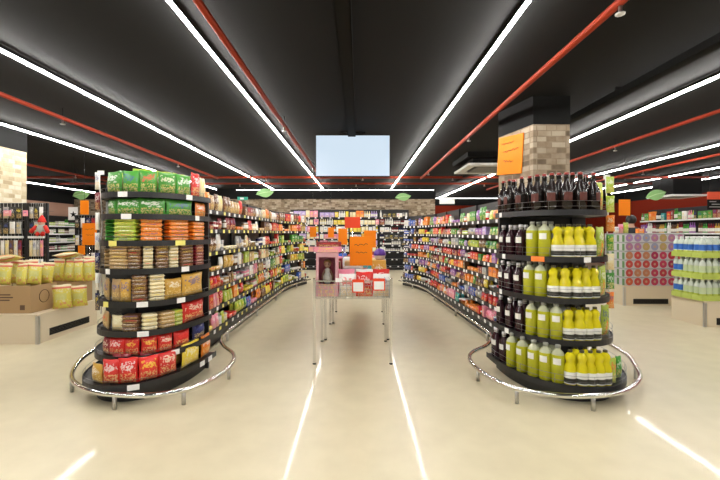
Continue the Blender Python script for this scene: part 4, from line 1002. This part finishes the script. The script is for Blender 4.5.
for i, px in enumerate((8, 26)):
    prod('carton', PX(px, 5.93), 5.92, 1.60, 0, .1 if i == 0 else .06, .02, .085, 'pink', ('bright pink header card on the rack before the stone column', 'small bright pink header card nearer the plush toy')[i], 'pink header cards', 0)
# plush toy hanging on the rack
t = thing('plush_toy', 'red-capped plush figure with grey body hanging on the wire rack', 'plush toy', (PX(42, 5.80), 5.80, PZ(229, 5.8)))
pr = mat('plush_red', (.62, .03, .02), .9); pg = mat('plush_grey', (.38, .40, .37), .95)
MB().ball((0, 0, 0), .075, (.95, .8, 1.0), 14).build('body', pg, t)
hd_ = MB().ball((0, -.01, .09), .045, (1, .9, 1), 12).build('head', M['skin'], t)
MB().lathe([(.052, .095), (.05, .12), (.035, .16), (.012, .195), (.008, .2)], 12).build('cap', pr, hd_)
for s in (-1, 1):
    MB().tube([(s*.06, -.02, .04), (s*.10, -.04, -.01), (s*.125, -.05, -.05)], .026, 8).build('arm', pr, t)
    MB().tube([(s*.03, -.02, -.05), (s*.045, -.05, -.09)], .026, 8).build('leg', pr, t)
    MB().ball((s*.016, -.05, .098), .006).build('eye', M['black'], hd_)
MB().tube([(0, .0, .2), (0, .04, .26), (0, RY-5.8, .27)], .003, 5).build('hanging_loop', M['blackwire'], t)
# black rack and orange notices behind the snack endcap
R2 = 8.3
wire_rack(PX(76, R2), PX(98, R2), R2, .4, 1.72, 'black wire rack with orange notices behind the snack endcap')
for r in range(3):
    for i in range(4):
        x = PX(79+i*5.3, R2)
        hang_pack(x, R2-.05, 1.66-r*.36, .09, .2, ('black', 'white', 'navy', 'maroon')[(i+r) % 4], f'{ORD[i]} hanging pack from left, {ORD[r]} row down of rack behind the snack endcap', 'packs on the rack behind the endcap')
placard(84.5, 207.5, 8.15, 8.5, 14, 0, 'small orange placard hanging highest above the rack behind the snack endcap', text=False, hang=True)
placard(89.5, 234, 8.05, 14.5, 22, 0, 'largest orange placard by the rack behind the snack endcap')
placard(81.5, 250, 7.85, 7, 9, 0, 'small low orange placard by the rack behind the snack endcap', text=False)
t = thing('poster', 'white poster with a black star pattern above the jar shelves', 'poster', (PX(73, 8.6), 8.6, PZ(213.5, 8.6)))
MB().box(-.10, .10, -.004, .004, -.14, .14).build('board', M['paper'], t)
sp = MB(); vs_ = []
for k in range(10):
    r = .075 if k % 2 == 0 else .03; a = pi/2+pi*k/5; vs_.append((.01+r*cos(a), -.02+r*sin(a)))
a = [sp.bm.verts.new((x, -.006, z)) for x, z in vs_]; sp._f(a, 0); sp.build('star_mark', M['black'], t)
MB().tube([(0, 0, .14), (0, 0, ZC-PZ(213.5, 8.6))], .003, 5).build('hanging_wire', M['blackwire'], t)
# ------------------------------------------------------------------ shopper behind the drink stack
def skin_body(name, verts, edges, radii, m, parent=None, loc=(0, 0, 0), sub=2):
    me = bpy.data.meshes.new(name); me.from_pydata(verts, edges, []); o = put(name, me, parent, loc)
    sk = o.modifiers.new('skin', 'SKIN'); sk.use_smooth_shade = True
    for i, r in enumerate(radii):
        v = me.skin_vertices[0].data[i]; rr = r if isinstance(r, tuple) else (r, r); v.radius = rr; v.use_root = (i == 0)
    s_ = o.modifiers.new('sub', 'SUBSURF'); s_.levels = sub; s_.render_levels = sub
    me.materials.append(m); return o
pxx, pyy = PX(631, 8.95), 8.95
t = thing('person', 'person with short dark hair in a black top standing behind the drink carton stack', 'person', (pxx, pyy, 0), radians(148))
V = [(0, 0, .92), (0, .01, 1.10), (0, .015, 1.28), (0, .01, 1.42), (0, .01, 1.50), (0, -.01, 1.60), (0, -.01, 1.67)]
E = [(0, 1), (1, 2), (2, 3), (3, 4), (4, 5), (5, 6)]; R = [(.15, .11), (.135, .10), (.15, .11), (.13, .08), .055, (.078, .092), (.06, .075)]
def add(pts, base):
    prev = base
    for p, r in pts: V.append(p); R.append(r); E.append((prev, len(V)-1)); prev = len(V)-1
    return prev
for s in (-1, 1):
    add([((s*.09, 0, .84), .095), ((s*.10, -.01, .50), .06), ((s*.10, .0, .10), .042), ((s*.10, -.10, .035), .035)], 0)
    w = add([((s*.17, .01, 1.40), .058), ((s*.22, .03, 1.14), .043), ((s*.20, -.12, .98), .033), ((s*.19, -.18, .955), (.036, .02))], 3)
    for f in range(4): add([((s*.19+(f-1.5)*.017, -.225, .95), .0085), ((s*.19+(f-1.5)*.018, -.255, .935), .0075)], w)
    add([((s*.155, -.20, .965), .0095), ((s*.145, -.23, .955), .008)], w)
skin_body('body', V, E, R, M['skin'], t)
def shell(prof, sy, m, name, c=(0, 0, 0)):
    mb = MB(); mb.lathe(prof, 18); o = mb.build(name, m, t, c); o.scale = (1, sy, 1); return o
shell([(.175, .90), (.172, 1.05), (.18, 1.25), (.205, 1.36), (.20, 1.42), (.12, 1.47), (.075, 1.495)], .72, M['cloth'], 'top')
shell([(.178, .78), (.178, .92)], .74, M['jeans'], 'trouser_waist')
for s in (-1, 1):
    MB().tube([(s*.09, 0, .90), (s*.10, -.01, .50), (s*.10, 0, .08)], .098, 12).build('trouser_leg', M['jeans'], t)
    MB().tube([(s*.165, .01, 1.41), (s*.20, .02, 1.28), (s*.222, .03, 1.13), (s*.21, -.05, 1.05)], .064, 12).build('sleeve', M['cloth'], t)
    MB().box(s*.10-.045, s*.10+.045, -.19, .07, 0, .075, 0, .02).build('shoe', M['black'], t)
    MB().ball((s*.032, -.098, 1.635), .011).build('eye', M['paper'], t)
    MB().ball((s*.032, -.107, 1.635), .006).build('iris', M['black'], t)
    MB().ball((s*.085, -.0, 1.62), .022, (.4, 1, 1.4)).build('ear', M['skin'], t)
MB().ball((0, -.112, 1.605), .016, (.8, 1, 1.4)).build('nose', M['skin'], t)
MB().ball((0, -.098, 1.565), .024, (1, .4, .3)).build('mouth', mat('lips', (.4, .15, .13), .5), t)
hb = MB(); hb.ball((0, .014, 1.648), .108, (.97, 1.06, 1.04), 18)
for v in hb.bm.verts:
    if v.co.y < -.04 and v.co.z < 1.68: v.co.y = -.04+(v.co.y+.04)*.1
    if v.co.z < 1.56: v.co.z = 1.56+(v.co.z-1.56)*.3
hb.build('hair', M['hair'], t)
for o in list(SC.objects):
    if 'group' in o and not o['group']: del o['group']
